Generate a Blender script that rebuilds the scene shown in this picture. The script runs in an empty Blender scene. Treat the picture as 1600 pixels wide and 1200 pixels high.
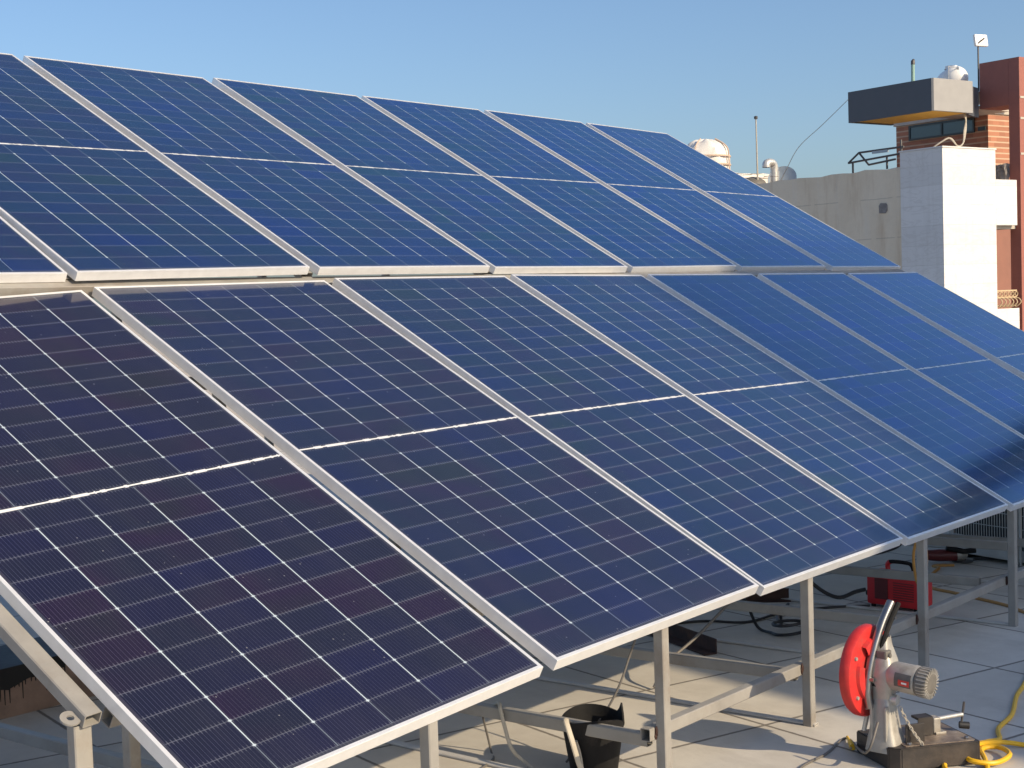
import bpy, bmesh, math, random
from mathutils import Vector, Matrix
random.seed(7)
S = bpy.context.scene
COL = S.collection
rad = math.radians

# ------------------------------------------------------------------ camera
cam_d = bpy.data.cameras.new('camera'); cam = bpy.data.objects.new('camera', cam_d); COL.objects.link(cam)
cam_d.sensor_width = 36.0; cam_d.lens = 2304.44 * 36.0 / 1600.0
cam_d.clip_start = 0.05; cam_d.clip_end = 4000.0
yaw, pit, rol = -0.8990086, -0.0580671, 0.0332106
RM = Matrix.Rotation(yaw, 3, 'Z') @ Matrix.Rotation(pit, 3, 'X') @ Matrix.Rotation(rol, 3, 'Y')
r_, f_, u_ = RM.col[0].copy(), RM.col[1].copy(), RM.col[2].copy()
cam.matrix_world = Matrix(((r_.x, u_.x, -f_.x, -1.970468), (r_.y, u_.y, -f_.y, -2.401346), (r_.z, u_.z, -f_.z, 1.009619), (0, 0, 0, 1)))
S.camera = cam

# ------------------------------------------------------------------ sky, sun, exposure
SUN_EL, SUN_AZ = rad(28.0), rad(178.3)          # azimuth clockwise from +Y
W = bpy.data.worlds.new('World'); S.world = W; W.use_nodes = True
nt = W.node_tree; nt.nodes.clear()
sky = nt.nodes.new('ShaderNodeTexSky'); sky.sky_type = 'NISHITA'; sky.sun_disc = False
sky.sun_elevation = SUN_EL; sky.sun_rotation = SUN_AZ; sky.altitude = 300; sky.air_density = 1.0; sky.dust_density = 2.4; sky.ozone_density = 4.3
bg = nt.nodes.new('ShaderNodeBackground'); bg.inputs['Strength'].default_value = 0.125
out = nt.nodes.new('ShaderNodeOutputWorld')
nt.links.new(sky.outputs[0], bg.inputs['Color']); nt.links.new(bg.outputs[0], out.inputs['Surface'])
sun_d = bpy.data.lights.new('sun', 'SUN'); sun_d.energy = 4.0; sun_d.angle = rad(0.55); sun_d.color = (1.0, 0.81, 0.55)
sun = bpy.data.objects.new('sun', sun_d); COL.objects.link(sun)
sdir = Vector((math.sin(SUN_AZ) * math.cos(SUN_EL), math.cos(SUN_AZ) * math.cos(SUN_EL), math.sin(SUN_EL)))
sun.rotation_euler = sdir.to_track_quat('Z', 'Y').to_euler(); sun.location = sdir * 30
S.view_settings.view_transform = 'Standard'; S.view_settings.look = 'None'
S.view_settings.exposure = 0.31; S.view_settings.gamma = 1.0; S.view_settings.use_curve_mapping = False
S.render.resolution_x = 1024; S.render.resolution_y = 768

# ------------------------------------------------------------------ materials
class NT:
    def __init__(self, name):
        self.m = bpy.data.materials.new(name); self.m.use_nodes = True
        self.t = self.m.node_tree; self.b = self.t.nodes['Principled BSDF']
    def n(self, kind, **kw):
        nd = self.t.nodes.new(kind)
        for k, v in kw.items(): setattr(nd, k, v)
        return nd
    def put(self, sock, v):
        if hasattr(v, 'is_output') or isinstance(v, bpy.types.NodeSocket): self.t.links.new(v, sock)
        else: sock.default_value = v
    def math(self, op, a, b=None, c=None, clamp=False):
        nd = self.n('ShaderNodeMath', operation=op); nd.use_clamp = clamp
        for i, v in enumerate((a, b, c)):
            if v is not None: self.put(nd.inputs[i], v)
        return nd.outputs[0]
    def mix(self, f, a, b, mode='MIX'):
        nd = self.n('ShaderNodeMix', data_type='RGBA', blend_type=mode)
        self.put(nd.inputs[0], f); self.put(nd.inputs[6], a); self.put(nd.inputs[7], b)
        return nd.outputs[2]
    def ramp(self, f, stops):
        nd = self.n('ShaderNodeValToRGB'); e = nd.color_ramp.elements
        while len(e) < len(stops): e.new(0.5)
        for i, (p, c) in enumerate(stops): e[i].position = p; e[i].color = c
        self.put(nd.inputs[0], f); return nd.outputs[0]
    def obj(self): return self.n('ShaderNodeTexCoord').outputs['Object']
    def scaled(self, v, s):
        nd = self.n('ShaderNodeMapping'); self.put(nd.inputs['Vector'], v); nd.inputs['Scale'].default_value = s; return nd.outputs[0]
    def noise(self, v, scale, detail=4, rough=0.55, dim='3D'):
        nd = self.n('ShaderNodeTexNoise', noise_dimensions=dim); self.put(nd.inputs['Vector'], v)
        nd.inputs['Scale'].default_value = scale; nd.inputs['Detail'].default_value = detail; nd.inputs['Roughness'].default_value = rough
        return nd.outputs[0]
    def bump(self, h, strength=0.2, dist=0.01):
        nd = self.n('ShaderNodeBump'); nd.inputs['Strength'].default_value = strength; nd.inputs['Distance'].default_value = dist
        self.put(nd.inputs['Height'], h); self.t.links.new(nd.outputs[0], self.b.inputs['Normal'])
    def line(self, d, w):                        # 1 on a line of half width w, soft edge
        nd = self.n('ShaderNodeMapRange'); self.put(nd.inputs[0], d)
        nd.inputs[1].default_value = w * 0.7; nd.inputs[2].default_value = w * 1.3; nd.inputs[3].default_value = 1; nd.inputs[4].default_value = 0
        return nd.outputs[0]
def c4(c): return (c[0], c[1], c[2], 1.0)
def simple(name, c, rough=0.5, metal=0.0, var=0.18, scale=14.0, bump=0.12, c2=None, spec=0.5, stretch=(1, 1, 1)):
    k = NT(name); v = k.scaled(k.obj(), stretch)
    n1 = k.noise(v, scale, 6, 0.6); lo = tuple(x * (1 - var) for x in c); hi = tuple(min(1, x * (1 + var)) for x in c)
    col = k.ramp(n1, [(0.3, c4(lo)), (0.7, c4(hi))])
    if c2 is not None:
        n2 = k.noise(v, scale * 0.35, 8, 0.7)
        col = k.mix(k.ramp(n2, [(0.52, (0, 0, 0, 1)), (0.68, (1, 1, 1, 1))]), col, c4(c2))
    k.put(k.b.inputs['Base Color'], col)
    k.put(k.b.inputs['Roughness'], k.math('MULTIPLY_ADD', n1, 0.25, rough - 0.12))
    k.b.inputs['Metallic'].default_value = metal; k.b.inputs['Specular IOR Level'].default_value = spec
    if bump: k.bump(k.noise(v, scale * 3, 5, 0.6), bump, 0.004)
    return k.m

PW, PL, PITCH, TILT = 1.134, 2.279, 1.191290, 0.508870
def cell_material():
    k = NT('solar_cells'); co = k.obj(); sep = k.n('ShaderNodeSeparateXYZ'); k.put(sep.inputs[0], co)
    x = k.math('SUBTRACT', sep.outputs[0], 0.0215); yc = k.math('SUBTRACT', sep.outputs[1], PL / 2)
    ya = k.math('SUBTRACT', k.math('ABSOLUTE', yc), 0.0085)
    cw, ch = (PW - 0.043) / 6, (PL / 2 - 0.0085 - 0.0215) / 12
    cx = k.math('DIVIDE', x, cw); cy = k.math('DIVIDE', ya, ch)
    ix = k.math('FLOOR', cx); iy = k.math('FLOOR', cy)
    fx = k.math('FRACT', cx); fy = k.math('FRACT', cy)
    dx = k.math('MULTIPLY', k.math('MINIMUM', fx, k.math('SUBTRACT', 1.0, fx)), cw)
    dy = k.math('MULTIPLY', k.math('MINIMUM', fy, k.math('SUBTRACT', 1.0, fy)), ch)
    inx = k.math('MULTIPLY', k.math('GREATER_THAN', x, 0.0), k.math('LESS_THAN', x, cw * 6))
    iny = k.math('MULTIPLY', k.math('GREATER_THAN', ya, 0.0), k.math('LESS_THAN', ya, ch * 12))
    inside = k.math('MULTIPLY', inx, iny)
    # cell colour: each cell its own tint, per-panel tint stands in for angle-dependent sheen
    info = k.n('ShaderNodeObjectInfo'); rnd = info.outputs['Random']
    comb = k.n('ShaderNodeCombineXYZ'); k.put(comb.inputs[0], ix); k.put(comb.inputs[1], k.math('MULTIPLY', iy, k.math('SIGN', yc))); k.put(comb.inputs[2], k.math('MULTIPLY', rnd, 91.0))
    wn = k.n('ShaderNodeTexWhiteNoise', noise_dimensions='3D'); k.put(wn.inputs[0], comb.outputs[0])
    big = k.n('ShaderNodeVectorMath', operation='ADD'); k.put(big.inputs[0], co); cc = k.n('ShaderNodeCombineXYZ'); k.put(cc.inputs[0], k.math('MULTIPLY', rnd, 37.0)); k.put(big.inputs[1], cc.outputs[0])
    drift = k.noise(big.outputs[0], 1.6, 3, 0.5)
    hue = k.math('ADD', k.math('MULTIPLY', wn.outputs[0], 0.55), k.math('MULTIPLY_ADD', drift, 1.2, -0.36))
    at = k.n('ShaderNodeAttribute', attribute_type='OBJECT', attribute_name='film'); angle_sheen = at.outputs['Fac']
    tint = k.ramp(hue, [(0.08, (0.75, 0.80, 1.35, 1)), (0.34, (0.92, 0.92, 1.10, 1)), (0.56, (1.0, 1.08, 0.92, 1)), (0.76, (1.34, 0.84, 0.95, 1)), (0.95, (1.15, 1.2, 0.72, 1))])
    cell = k.mix(1.0, k.mix(angle_sheen, (0.020, 0.125, 0.34, 1), (0.033, 0.0175, 0.028, 1)), tint, 'MULTIPLY')
    met = k.math('MULTIPLY_ADD', angle_sheen, -0.35, 0.85)
    # silver busbars and their solder pads by the cell edge
    fb = k.math('FRACT', k.math('MULTIPLY', fx, 16.0))
    db = k.math('MULTIPLY', k.math('ABSOLUTE', k.math('SUBTRACT', fb, 0.5)), cw / 16)
    bus = k.math('MULTIPLY', k.line(db, 0.0005), 0.15)
    pads = k.math('MULTIPLY', k.math('MULTIPLY', k.line(db, 0.0014), k.line(dy, 0.0085)), 0.24)
    col = k.mix(k.math('MAXIMUM', bus, pads), cell, (0.42, 0.44, 0.48, 1))
    col = k.mix(k.math('MULTIPLY', k.line(dy, 0.0014), 0.17), col, (0.50, 0.54, 0.60, 1))
    dia = k.line(k.math('ADD', dx, dy), 0.0058)
    inner = k.math('MULTIPLY', k.math('GREATER_THAN', cy, 1.0), k.math('LESS_THAN', cy, 11.0))
    gap = k.math('MULTIPLY', k.line(dx, 0.0018), k.math('MULTIPLY_ADD', inner, 0.55, 0.30))
    junc = k.math('MULTIPLY', k.math('GREATER_THAN', cy, 0.5), k.math('LESS_THAN', cy, 11.5))
    gap = k.math('MAXIMUM', gap, k.math('MULTIPLY', k.math('MULTIPLY', dia, 0.85), junc))
    gap = k.math('MULTIPLY', k.math('MULTIPLY', gap, inside), k.math('MULTIPLY', k.math('GREATER_THAN', cx, 0.5), k.math('LESS_THAN', cx, 5.5)))
    col = k.mix(gap, col, (0.66, 0.78, 0.84, 1))
    # white backing strip across the middle: the ribbons leave it narrower in places
    seg = k.noise(k.scaled(co, (9.0, 0.0, 0.0)), 1.0, 2, 0.6)
    wmid = k.math('MULTIPLY_ADD', k.math('GREATER_THAN', seg, 0.5), 0.0028, 0.0034)
    mid = k.math('LESS_THAN', k.math('ABSOLUTE', yc), wmid)
    edge = k.math('SUBTRACT', 1.0, inside)
    off = k.math('MULTIPLY', edge, k.math('GREATER_THAN', k.math('ABSOLUTE', yc), 0.02))
    col = k.mix(k.math('MULTIPLY', off, 0.6), col, (0.05, 0.055, 0.075, 1))
    col = k.mix(mid, k.mix(k.math('MULTIPLY', k.math('LESS_THAN', k.math('ABSOLUTE', yc), 0.0085), 0.9), col, (0.03, 0.035, 0.06, 1)), (0.78, 0.78, 0.78, 1))
    # dust: a thin even film, streaky toward the low edge, and specks
    film = k.noise(k.scaled(big.outputs[0], (6, 1.4, 1)), 2.0, 6, 0.65)
    low = k.n('ShaderNodeMapRange'); k.put(low.inputs[0], sep.outputs[1]); low.inputs[1].default_value = 0.0; low.inputs[2].default_value = 0.16; low.inputs[3].default_value = 0.05; low.inputs[4].default_value = 0.0
    col = k.mix(k.math('ADD', k.math('MULTIPLY', k.ramp(film, [(0.44, (0, 0, 0, 1)), (0.72, (1, 1, 1, 1))]), 0.024), k.math('MULTIPLY', low.outputs[0], k.noise(k.scaled(big.outputs[0], (14, 1.2, 1)), 2.0, 4))), col, (0.46, 0.42, 0.38, 1))
    vo = k.n('ShaderNodeTexVoronoi'); vo.inputs['Scale'].default_value = 26.0; k.put(vo.inputs['Vector'], big.outputs[0])
    keep = k.math('GREATER_THAN', k.noise(big.outputs[0], 7.0, 2), 0.51)
    col = k.mix(k.math('MULTIPLY', k.math('MULTIPLY', k.math('LESS_THAN', vo.outputs['Distance'], 0.06), keep), 0.6), col, (0.5, 0.49, 0.46, 1))
    k.put(k.b.inputs['Base Color'], col)
    lines = k.math('MAXIMUM', k.math('MAXIMUM', k.math('MAXIMUM', k.math('MAXIMUM', bus, pads), k.math('MULTIPLY', k.line(dy, 0.0016), 0.3)), gap), k.math('MAXIMUM', mid, k.math('MULTIPLY', off, 0.6)))
    k.put(k.b.inputs['Metallic'], k.math('MULTIPLY', met, k.math('SUBTRACT', 1.0, lines, clamp=True)))     # film coated silicon mirrors blue, ribbons and backing are matt
    k.put(k.b.inputs['Specular Tint'], k.mix(angle_sheen, (0.68, 0.84, 1.0, 1), (1, 1, 1, 1)))
    k.b.inputs['Roughness'].default_value = 0.10; k.b.inputs['IOR'].default_value = 1.45
    k.b.inputs['Coat Weight'].default_value = 0.55; k.b.inputs['Coat IOR'].default_value = 1.45
    k.put(k.b.inputs['Coat Roughness'], k.math('MULTIPLY_ADD', film, 0.08, 0.03))
    return k.m

def floor_material():
    k = NT('roof_tiles'); co = k.obj(); sep = k.n('ShaderNodeSeparateXYZ'); k.put(sep.inputs[0], co)
    pa = 0.6695
    a = k.math('DIVIDE', k.math('SUBTRACT', sep.outputs[0], 3.208 - 20 * pa), pa); b = k.math('DIVIDE', k.math('SUBTRACT', sep.outputs[1], 0.927 - 20 * 0.657), 0.657)
    fa, fb = k.math('FRACT', a), k.math('FRACT', b)
    da = k.math('MULTIPLY', k.math('MINIMUM', fa, k.math('SUBTRACT', 1.0, fa)), pa); db = k.math('MULTIPLY', k.math('MINIMUM', fb, k.math('SUBTRACT', 1.0, fb)), 0.657)
    wob = k.math('MULTIPLY_ADD', k.noise(co, 30.0, 3), 0.006, -0.003)
    joint = k.math('MAXIMUM', k.line(k.math('ADD', da, wob), 0.0072), k.line(k.math('ADD', db, wob), 0.0072))
    comb = k.n('ShaderNodeCombineXYZ'); k.put(comb.inputs[0], k.math('FLOOR', a)); k.put(comb.inputs[1], k.math('FLOOR', b))
    wn = k.n('ShaderNodeTexWhiteNoise', noise_dimensions='3D'); k.put(wn.inputs[0], comb.outputs[0])
    n1 = k.noise(co, 3.2, 8, 0.62); n2 = k.noise(co, 55.0, 4, 0.6); n3 = k.noise(co, 1.3, 6, 0.7)
    base = k.ramp(k.math('MULTIPLY_ADD', wn.outputs[0], 0.18, k.math('MULTIPLY', n1, 0.85)), [(0.25, (0.50, 0.475, 0.425, 1)), (0.75, (0.645, 0.61, 0.545, 1))])
    base = k.mix(k.math('MULTIPLY', k.ramp(n3, [(0.48, (0, 0, 0, 1)), (0.66, (1, 1, 1, 1))]), 0.42), base, (0.42, 0.38, 0.33, 1))
    base = k.mix(k.math('MULTIPLY', k.ramp(n2, [(0.60, (0, 0, 0, 1)), (0.75, (1, 1, 1, 1))]), 0.25), base, (0.38, 0.345, 0.3, 1))
    n4 = k.noise(co, 210.0, 2, 0.6)
    base = k.mix(k.math('MULTIPLY', k.ramp(n4, [(0.66, (0, 0, 0, 1)), (0.74, (1, 1, 1, 1))]), 0.45), base, (0.20, 0.18, 0.15, 1))
    n5 = k.noise(k.scaled(co, (1.0, 0.35, 1.0)), 2.4, 9, 0.75)
    base = k.mix(k.math('MULTIPLY', k.ramp(n5, [(0.54, (0, 0, 0, 1)), (0.62, (1, 1, 1, 1))]), 0.20), base, (0.33, 0.30, 0.26, 1))
    base = k.mix(k.math('MULTIPLY', joint, 0.80), base, (0.115, 0.10, 0.085, 1))
    k.put(k.b.inputs['Base Color'], base); k.b.inputs['Roughness'].default_value = 0.82; k.b.inputs['Specular IOR Level'].default_value = 0.3
    k.bump(k.math('SUBTRACT', k.math('MULTIPLY', n2, 0.25), joint), 0.35, 0.004)
    return k.m

def brick_material(name, c, cj, row=0.14, jw=0.018, vert=False):
    k = NT(name); co = k.obj(); sep = k.n('ShaderNodeSeparateXYZ'); k.put(sep.inputs[0], co)
    z = k.math('DIVIDE', sep.outputs[2], row); f = k.math('FRACT', z)
    d = k.math('MULTIPLY', k.math('MINIMUM', f, k.math('SUBTRACT', 1.0, f)), row)
    joint = k.line(d, jw)
    comb = k.n('ShaderNodeCombineXYZ'); k.put(comb.inputs[2], k.math('FLOOR', z))
    k.put(comb.inputs[0], k.math('FLOOR', k.math('DIVIDE', k.math('ADD', sep.outputs[0], k.math('ADD', sep.outputs[1], k.math('MULTIPLY', k.math('FLOOR', z), 0.37))), 0.24)))
    wn = k.n('ShaderNodeTexWhiteNoise', noise_dimensions='3D'); k.put(wn.inputs[0], comb.outputs[0])
    col = k.mix(wn.outputs[0], c4(tuple(v * 0.82 for v in c)), c4(tuple(v * 1.15 for v in c)))
    col = k.mix(k.math('MULTIPLY', joint, 0.85), col, c4(cj))
    n1 = k.noise(co, 6, 6); col = k.mix(k.math('MULTIPLY', n1, 0.25), col, c4(tuple(v * 0.7 for v in c)))
    k.put(k.b.inputs['Base Color'], col); k.b.inputs['Roughness'].default_value = 0.8
    k.bump(k.math('SUBTRACT', 1.0, joint), 0.4, 0.01)
    return k.m

def marble_material():
    k = NT('travertine_cladding'); co = k.obj(); sep = k.n('ShaderNodeSeparateXYZ'); k.put(sep.inputs[0], co)
    row = 0.46
    z = k.math('DIVIDE', k.math('SUBTRACT', sep.outputs[2], 0.07), row); f = k.math('FRACT', z)
    d = k.math('MULTIPLY', k.math('MINIMUM', f, k.math('SUBTRACT', 1.0, f)), row)
    joint = k.line(d, 0.009)
    n0 = k.n('ShaderNodeTexNoise'); k.put(n0.inputs['Vector'], k.scaled(co, (0.7, 0.7, 2.2))); n0.inputs['Scale'].default_value = 1.5; n0.inputs['Detail'].default_value = 6; n0.inputs['Distortion'].default_value = 1.6
    vein = k.ramp(n0.outputs[0], [(0.46, (0, 0, 0, 1)), (0.50, (1, 1, 1, 1)), (0.54, (0, 0, 0, 1))])
    streak = k.noise(k.scaled(co, (5, 5, 0.35)), 1.6, 6, 0.6)
    comb = k.n('ShaderNodeCombineXYZ'); k.put(comb.inputs[2], k.math('FLOOR', z)); wn = k.n('ShaderNodeTexWhiteNoise', noise_dimensions='3D'); k.put(wn.inputs[0], comb.outputs[0])
    col = k.mix(wn.outputs[0], (0.70, 0.69, 0.68, 1), (0.78, 0.77, 0.76, 1))
    col = k.mix(k.math('MULTIPLY', vein, 0.22), col, (0.45, 0.42, 0.39, 1))
    col = k.mix(k.math('MULTIPLY', k.ramp(streak, [(0.5, (0, 0, 0, 1)), (0.8, (1, 1, 1, 1))]), 0.3), col, (0.48, 0.46, 0.44, 1))
    col = k.mix(k.math('MULTIPLY', k.math('MULTIPLY', joint, k.noise(k.scaled(co, (1, 1, 0.3)), 1.3, 3)), 0.42), col, (0.42, 0.40, 0.38, 1))
    k.put(k.b.inputs['Base Color'], col); k.b.inputs['Roughness'].default_value = 0.55
    k.bump(k.math('SUBTRACT', 1.0, joint), 0.3, 0.006)
    return k.m

def concrete_material():
    k = NT('stained_plaster'); co = k.obj()
    n1 = k.noise(co, 0.9, 8, 0.65); n2 = k.noise(k.scaled(co, (1.6, 1.6, 0.22)), 2.2, 7, 0.62); n3 = k.noise(co, 14, 5, 0.6)
    sep = k.n('ShaderNodeSeparateXYZ'); k.put(sep.inputs[0], co)
    col = k.ramp(n1, [(0.3, (0.78, 0.66, 0.50, 1)), (0.7, (0.88, 0.77, 0.61, 1))])
    col = k.mix(k.math('MULTIPLY', k.ramp(n2, [(0.50, (0, 0, 0, 1)), (0.72, (1, 1, 1, 1))]), 0.5), col, (0.52, 0.36, 0.22, 1))
    col = k.mix(k.math('MULTIPLY', k.ramp(k.noise(k.scaled(co, (3, 3, 0.15)), 1.7, 5), [(0.55, (0, 0, 0, 1)), (0.8, (1, 1, 1, 1))]), 0.35), col, (0.78, 0.76, 0.72, 1))
    col = k.mix(k.math('MULTIPLY', n3, 0.15), col, (0.25, 0.22, 0.19, 1))
    z = k.math('FRACT', k.math('DIVIDE', k.math('ADD', sep.outputs[2], k.math('MULTIPLY_ADD', n1, 0.05, 0.2)), 0.95)); crack = k.line(k.math('ABSOLUTE', k.math('SUBTRACT', z, 0.5)), 0.012)
    col = k.mix(k.math('MULTIPLY', k.math('MULTIPLY', crack, k.math('GREATER_THAN', n1, 0.47)), 0.3), col, (0.22, 0.18, 0.14, 1))
    k.put(k.b.inputs['Base Color'], col); k.b.inputs['Roughness'].default_value = 0.9
    k.bump(n3, 0.3, 0.02)
    return k.m

M = dict(
    cells=cell_material(), floor=floor_material(), marble=marble_material(), concrete=concrete_material(),
    alu=simple('anodised_aluminium', (0.86, 0.865, 0.87), 0.38, 0.4, 0.05, 20, 0.03),
    backsheet=simple('white_backsheet', (0.72, 0.72, 0.72), 0.6, 0, 0.05, 5, 0),
    jbox=simple('black_plastic', (0.02, 0.02, 0.022), 0.5, 0, 0.2, 20, 0.05),
    paint=simple('cream_painted_steel', (0.295, 0.283, 0.262), 0.5, 0, 0.12, 9, 0.1, c2=(0.235, 0.205, 0.175)),
    galv=simple('galvanised_steel', (0.60, 0.60, 0.58), 0.4, 0.5, 0.15, 30, 0.05),
    rust=simple('rusty_brown_steel', (0.055, 0.026, 0.02), 0.75, 0.1, 0.35, 22, 0.3, c2=(0.10, 0.045, 0.025)),
    red=simple('red_guard_paint', (0.56, 0.030, 0.028), 0.45, 0, 0.12, 30, 0.10, c2=(0.40, 0.055, 0.045)),
    welder_red=simple('red_case_paint', (0.60, 0.022, 0.03), 0.4, 0, 0.08, 12, 0.05),
    darkred=simple('dark_red_plastic', (0.12, 0.018, 0.02), 0.45, 0, 0.2, 20, 0.05),
    castgrey=simple('grey_cast_aluminium', (0.40, 0.385, 0.35), 0.45, 0.3, 0.12, 25, 0.1, c2=(0.28, 0.25, 0.21)),
    black=simple('worn_black_paint', (0.035, 0.03, 0.028), 0.5, 0, 0.3, 18, 0.12, c2=(0.075, 0.06, 0.05)),
    blackpl=simple('black_rubber', (0.009, 0.009, 0.010), 0.72, 0, 0.3, 25, 0.2, c2=(0.035, 0.030, 0.027), spec=0.3),
    ventgrey=simple('dusty_grey_plastic', (0.15, 0.14, 0.125), 0.55, 0, 0.2, 30, 0.1),
    steelbed=simple('worn_steel_bed', (0.24, 0.19, 0.155), 0.5, 0.4, 0.3, 16, 0.15, c2=(0.40, 0.34, 0.28)),
    chrome=simple('bright_steel', (0.30, 0.295, 0.29), 0.34, 0.9, 0.12, 14, 0.0),
    plate=simple('dark_label', (0.10, 0.095, 0.09), 0.4, 0, 0.1, 30, 0),
    labelred=simple('red_label', (0.55, 0.04, 0.03), 0.4, 0, 0.05, 30, 0),
    labelwhite=simple('white_label', (0.8, 0.8, 0.78), 0.4, 0, 0.05, 30, 0),
    yellow=simple('yellow_cable_jacket', (0.80, 0.46, 0.012), 0.45, 0, 0.06, 20, 0.03),
    orange=simple('dusty_orange_cable_jacket', (0.46, 0.235, 0.055), 0.55, 0, 0.12, 20, 0.03),
    cable=simple('black_cable_jacket', (0.02, 0.021, 0.025), 0.5, 0, 0.2, 20, 0.03),
    paleCable=simple('pale_cable_jacket', (0.46, 0.42, 0.35), 0.55, 0, 0.1, 20, 0.03),
    greyCable=simple('grey_cable_jacket', (0.14, 0.13, 0.12), 0.55, 0, 0.1, 20, 0.03),
    tar=simple('tar_coating', (0.013, 0.012, 0.012), 0.6, 0, 0.4, 12, 0.3),
    kerb=simple('weathered_mortar', (0.30, 0.20, 0.15), 0.9, 0, 0.25, 7, 0.4, c2=(0.20, 0.14, 0.11)),
    bluepl=simple('blue_plastic', (0.045, 0.16, 0.42), 0.4, 0, 0.15, 10, 0.05),
    acwhite=simple('dusty_white_sheet_metal', (0.52, 0.50, 0.47), 0.5, 0, 0.12, 8, 0.05),
    acfin=simple('dark_coil_fins', (0.035, 0.036, 0.04), 0.5, 0.3, 0.2, 40, 0.05),
    brick=brick_material('orange_brick_courses', (0.40, 0.175, 0.105), (0.60, 0.46, 0.33)),
    redstone=simple('red_brown_render', (0.33, 0.125, 0.10), 0.8, 0, 0.07, 5, 0.08),
    darkclad=simple('dark_grey_cladding', (0.075, 0.085, 0.105), 0.45, 0, 0.06, 4, 0.02),
    greyclad=simple('pale_grey_cladding', (0.33, 0.325, 0.32), 0.45, 0, 0.05, 4, 0.02),
    wood=simple('yellow_timber_soffit', (0.80, 0.46, 0.08), 0.6, 0, 0.15, 3, 0.1, stretch=(1, 8, 1)),
    beige=simple('beige_render', (0.50, 0.46, 0.40), 0.85, 0, 0.08, 5, 0.1),
    brownwall=simple('brown_balcony_wall', (0.27, 0.13, 0.10), 0.85, 0, 0.1, 2, 0.1),
    winframe=simple('dark_window_frame', (0.03, 0.045, 0.05), 0.4, 0.2, 0.1, 10, 0),
    whitepl=simple('white_plastic', (0.80, 0.80, 0.78), 0.4, 0, 0.04, 6, 0.02),
    tarp=simple('pale_tarpaulin', (0.78, 0.75, 0.70), 0.75, 0, 0.10, 3, 0.25, c2=(0.64, 0.58, 0.52)),
    strap=simple('tan_strap', (0.58, 0.44, 0.34), 0.7, 0, 0.1, 10, 0),
    darkmetal=simple('dark_iron', (0.10, 0.095, 0.095), 0.5, 0.4, 0.2, 15, 0.05),
    greenpipe=simple('green_pipe', (0.25, 0.40, 0.34), 0.5, 0, 0.1, 10, 0),
    cream_iron=simple('cream_painted_iron', (0.55, 0.42, 0.26), 0.5, 0, 0.1, 20, 0),
    dishblue=simple('weathered_dish_back', (0.36, 0.42, 0.46), 0.5, 0.3, 0.1, 10, 0),
    rubble=simple('broken_mortar', (0.26, 0.24, 0.23), 0.95, 0, 0.3, 9, 0.8),
    city=simple('dusty_city_ground', (0.52, 0.46, 0.38), 0.9, 0, 0.15, 0.05, 0),
    render2=simple('sandy_render', (0.45, 0.40, 0.33), 0.9, 0, 0.08, 1.0, 0.1),
)
gl = NT('tinted_window_glass'); gl.b.inputs['Base Color'].default_value = (0.03, 0.055, 0.065, 1); gl.b.inputs['Roughness'].default_value = 0.06
gl.put(gl.b.inputs['Roughness'], gl.math('MULTIPLY_ADD', gl.noise(gl.obj(), 2.0, 3), 0.08, 0.02)); gl.b.inputs['Specular IOR Level'].default_value = 0.8
M['glass'] = gl.m

# ------------------------------------------------------------------ mesh helpers
def V(*a): return Vector(a)
def link(name, bm, mat, parent=None, smooth=False, matrix=None):
    me = bpy.data.meshes.new(name); bmesh.ops.recalc_face_normals(bm, faces=bm.faces[:]); bm.to_mesh(me); bm.free()
    if smooth:
        for p in me.polygons: p.use_smooth = True
        try: me.set_sharp_from_angle(angle=rad(38))
        except Exception: pass
    o = bpy.data.objects.new(name, me); COL.objects.link(o)
    for m in (mat if isinstance(mat, (list, tuple)) else [mat]): me.materials.append(m)
    if parent is not None: o.parent = parent
    if matrix is not None: o.matrix_local = matrix
    return o
def tag(o, label=None, cat=None, group=None, kind=None):
    if label: o['label'] = label
    if cat: o['category'] = cat
    if group: o['group'] = group
    if kind: o['kind'] = kind
    return o
def empty(name, loc=(0, 0, 0), rz=0.0, matrix=None, **kw):
    o = bpy.data.objects.new(name, None); COL.objects.link(o); o.empty_display_size = 0.1
    if matrix is not None: o.matrix_world = matrix
    else: o.location = loc; o.rotation_euler = (0, 0, rz)
    return tag(o, **kw)
def box(bm, x0, x1, y0, y1, z0, z1, mat=None, bevel=0.0):
    vs = [bm.verts.new((x, y, z)) for x in (x0, x1) for y in (y0, y1) for z in (z0, z1)]
    fs = [bm.faces.new([vs[i] for i in q]) for q in ((0, 1, 3, 2), (4, 6, 7, 5), (0, 4, 5, 1), (2, 3, 7, 6), (0, 2, 6, 4), (1, 5, 7, 3))]
    if bevel:
        es = list({e for f in fs for e in f.edges})
        r = bmesh.ops.bevel(bm, geom=es, offset=bevel, segments=2, affect='EDGES', profile=0.6)
        vs = list({v for f in r['faces'] for v in f.verts} | {v for v in vs if v.is_valid})
    if mat is not None: bmesh.ops.transform(bm, matrix=mat, verts=[v for v in vs if v.is_valid])
    return vs
def basis(d, up=None):
    d = d.normalized(); up = up or V(0, 0, 1)
    if abs(d.dot(up)) > 0.98: up = V(0, 1, 0)
    s = d.cross(up).normalized(); u = s.cross(d).normalized(); return d, s, u
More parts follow.
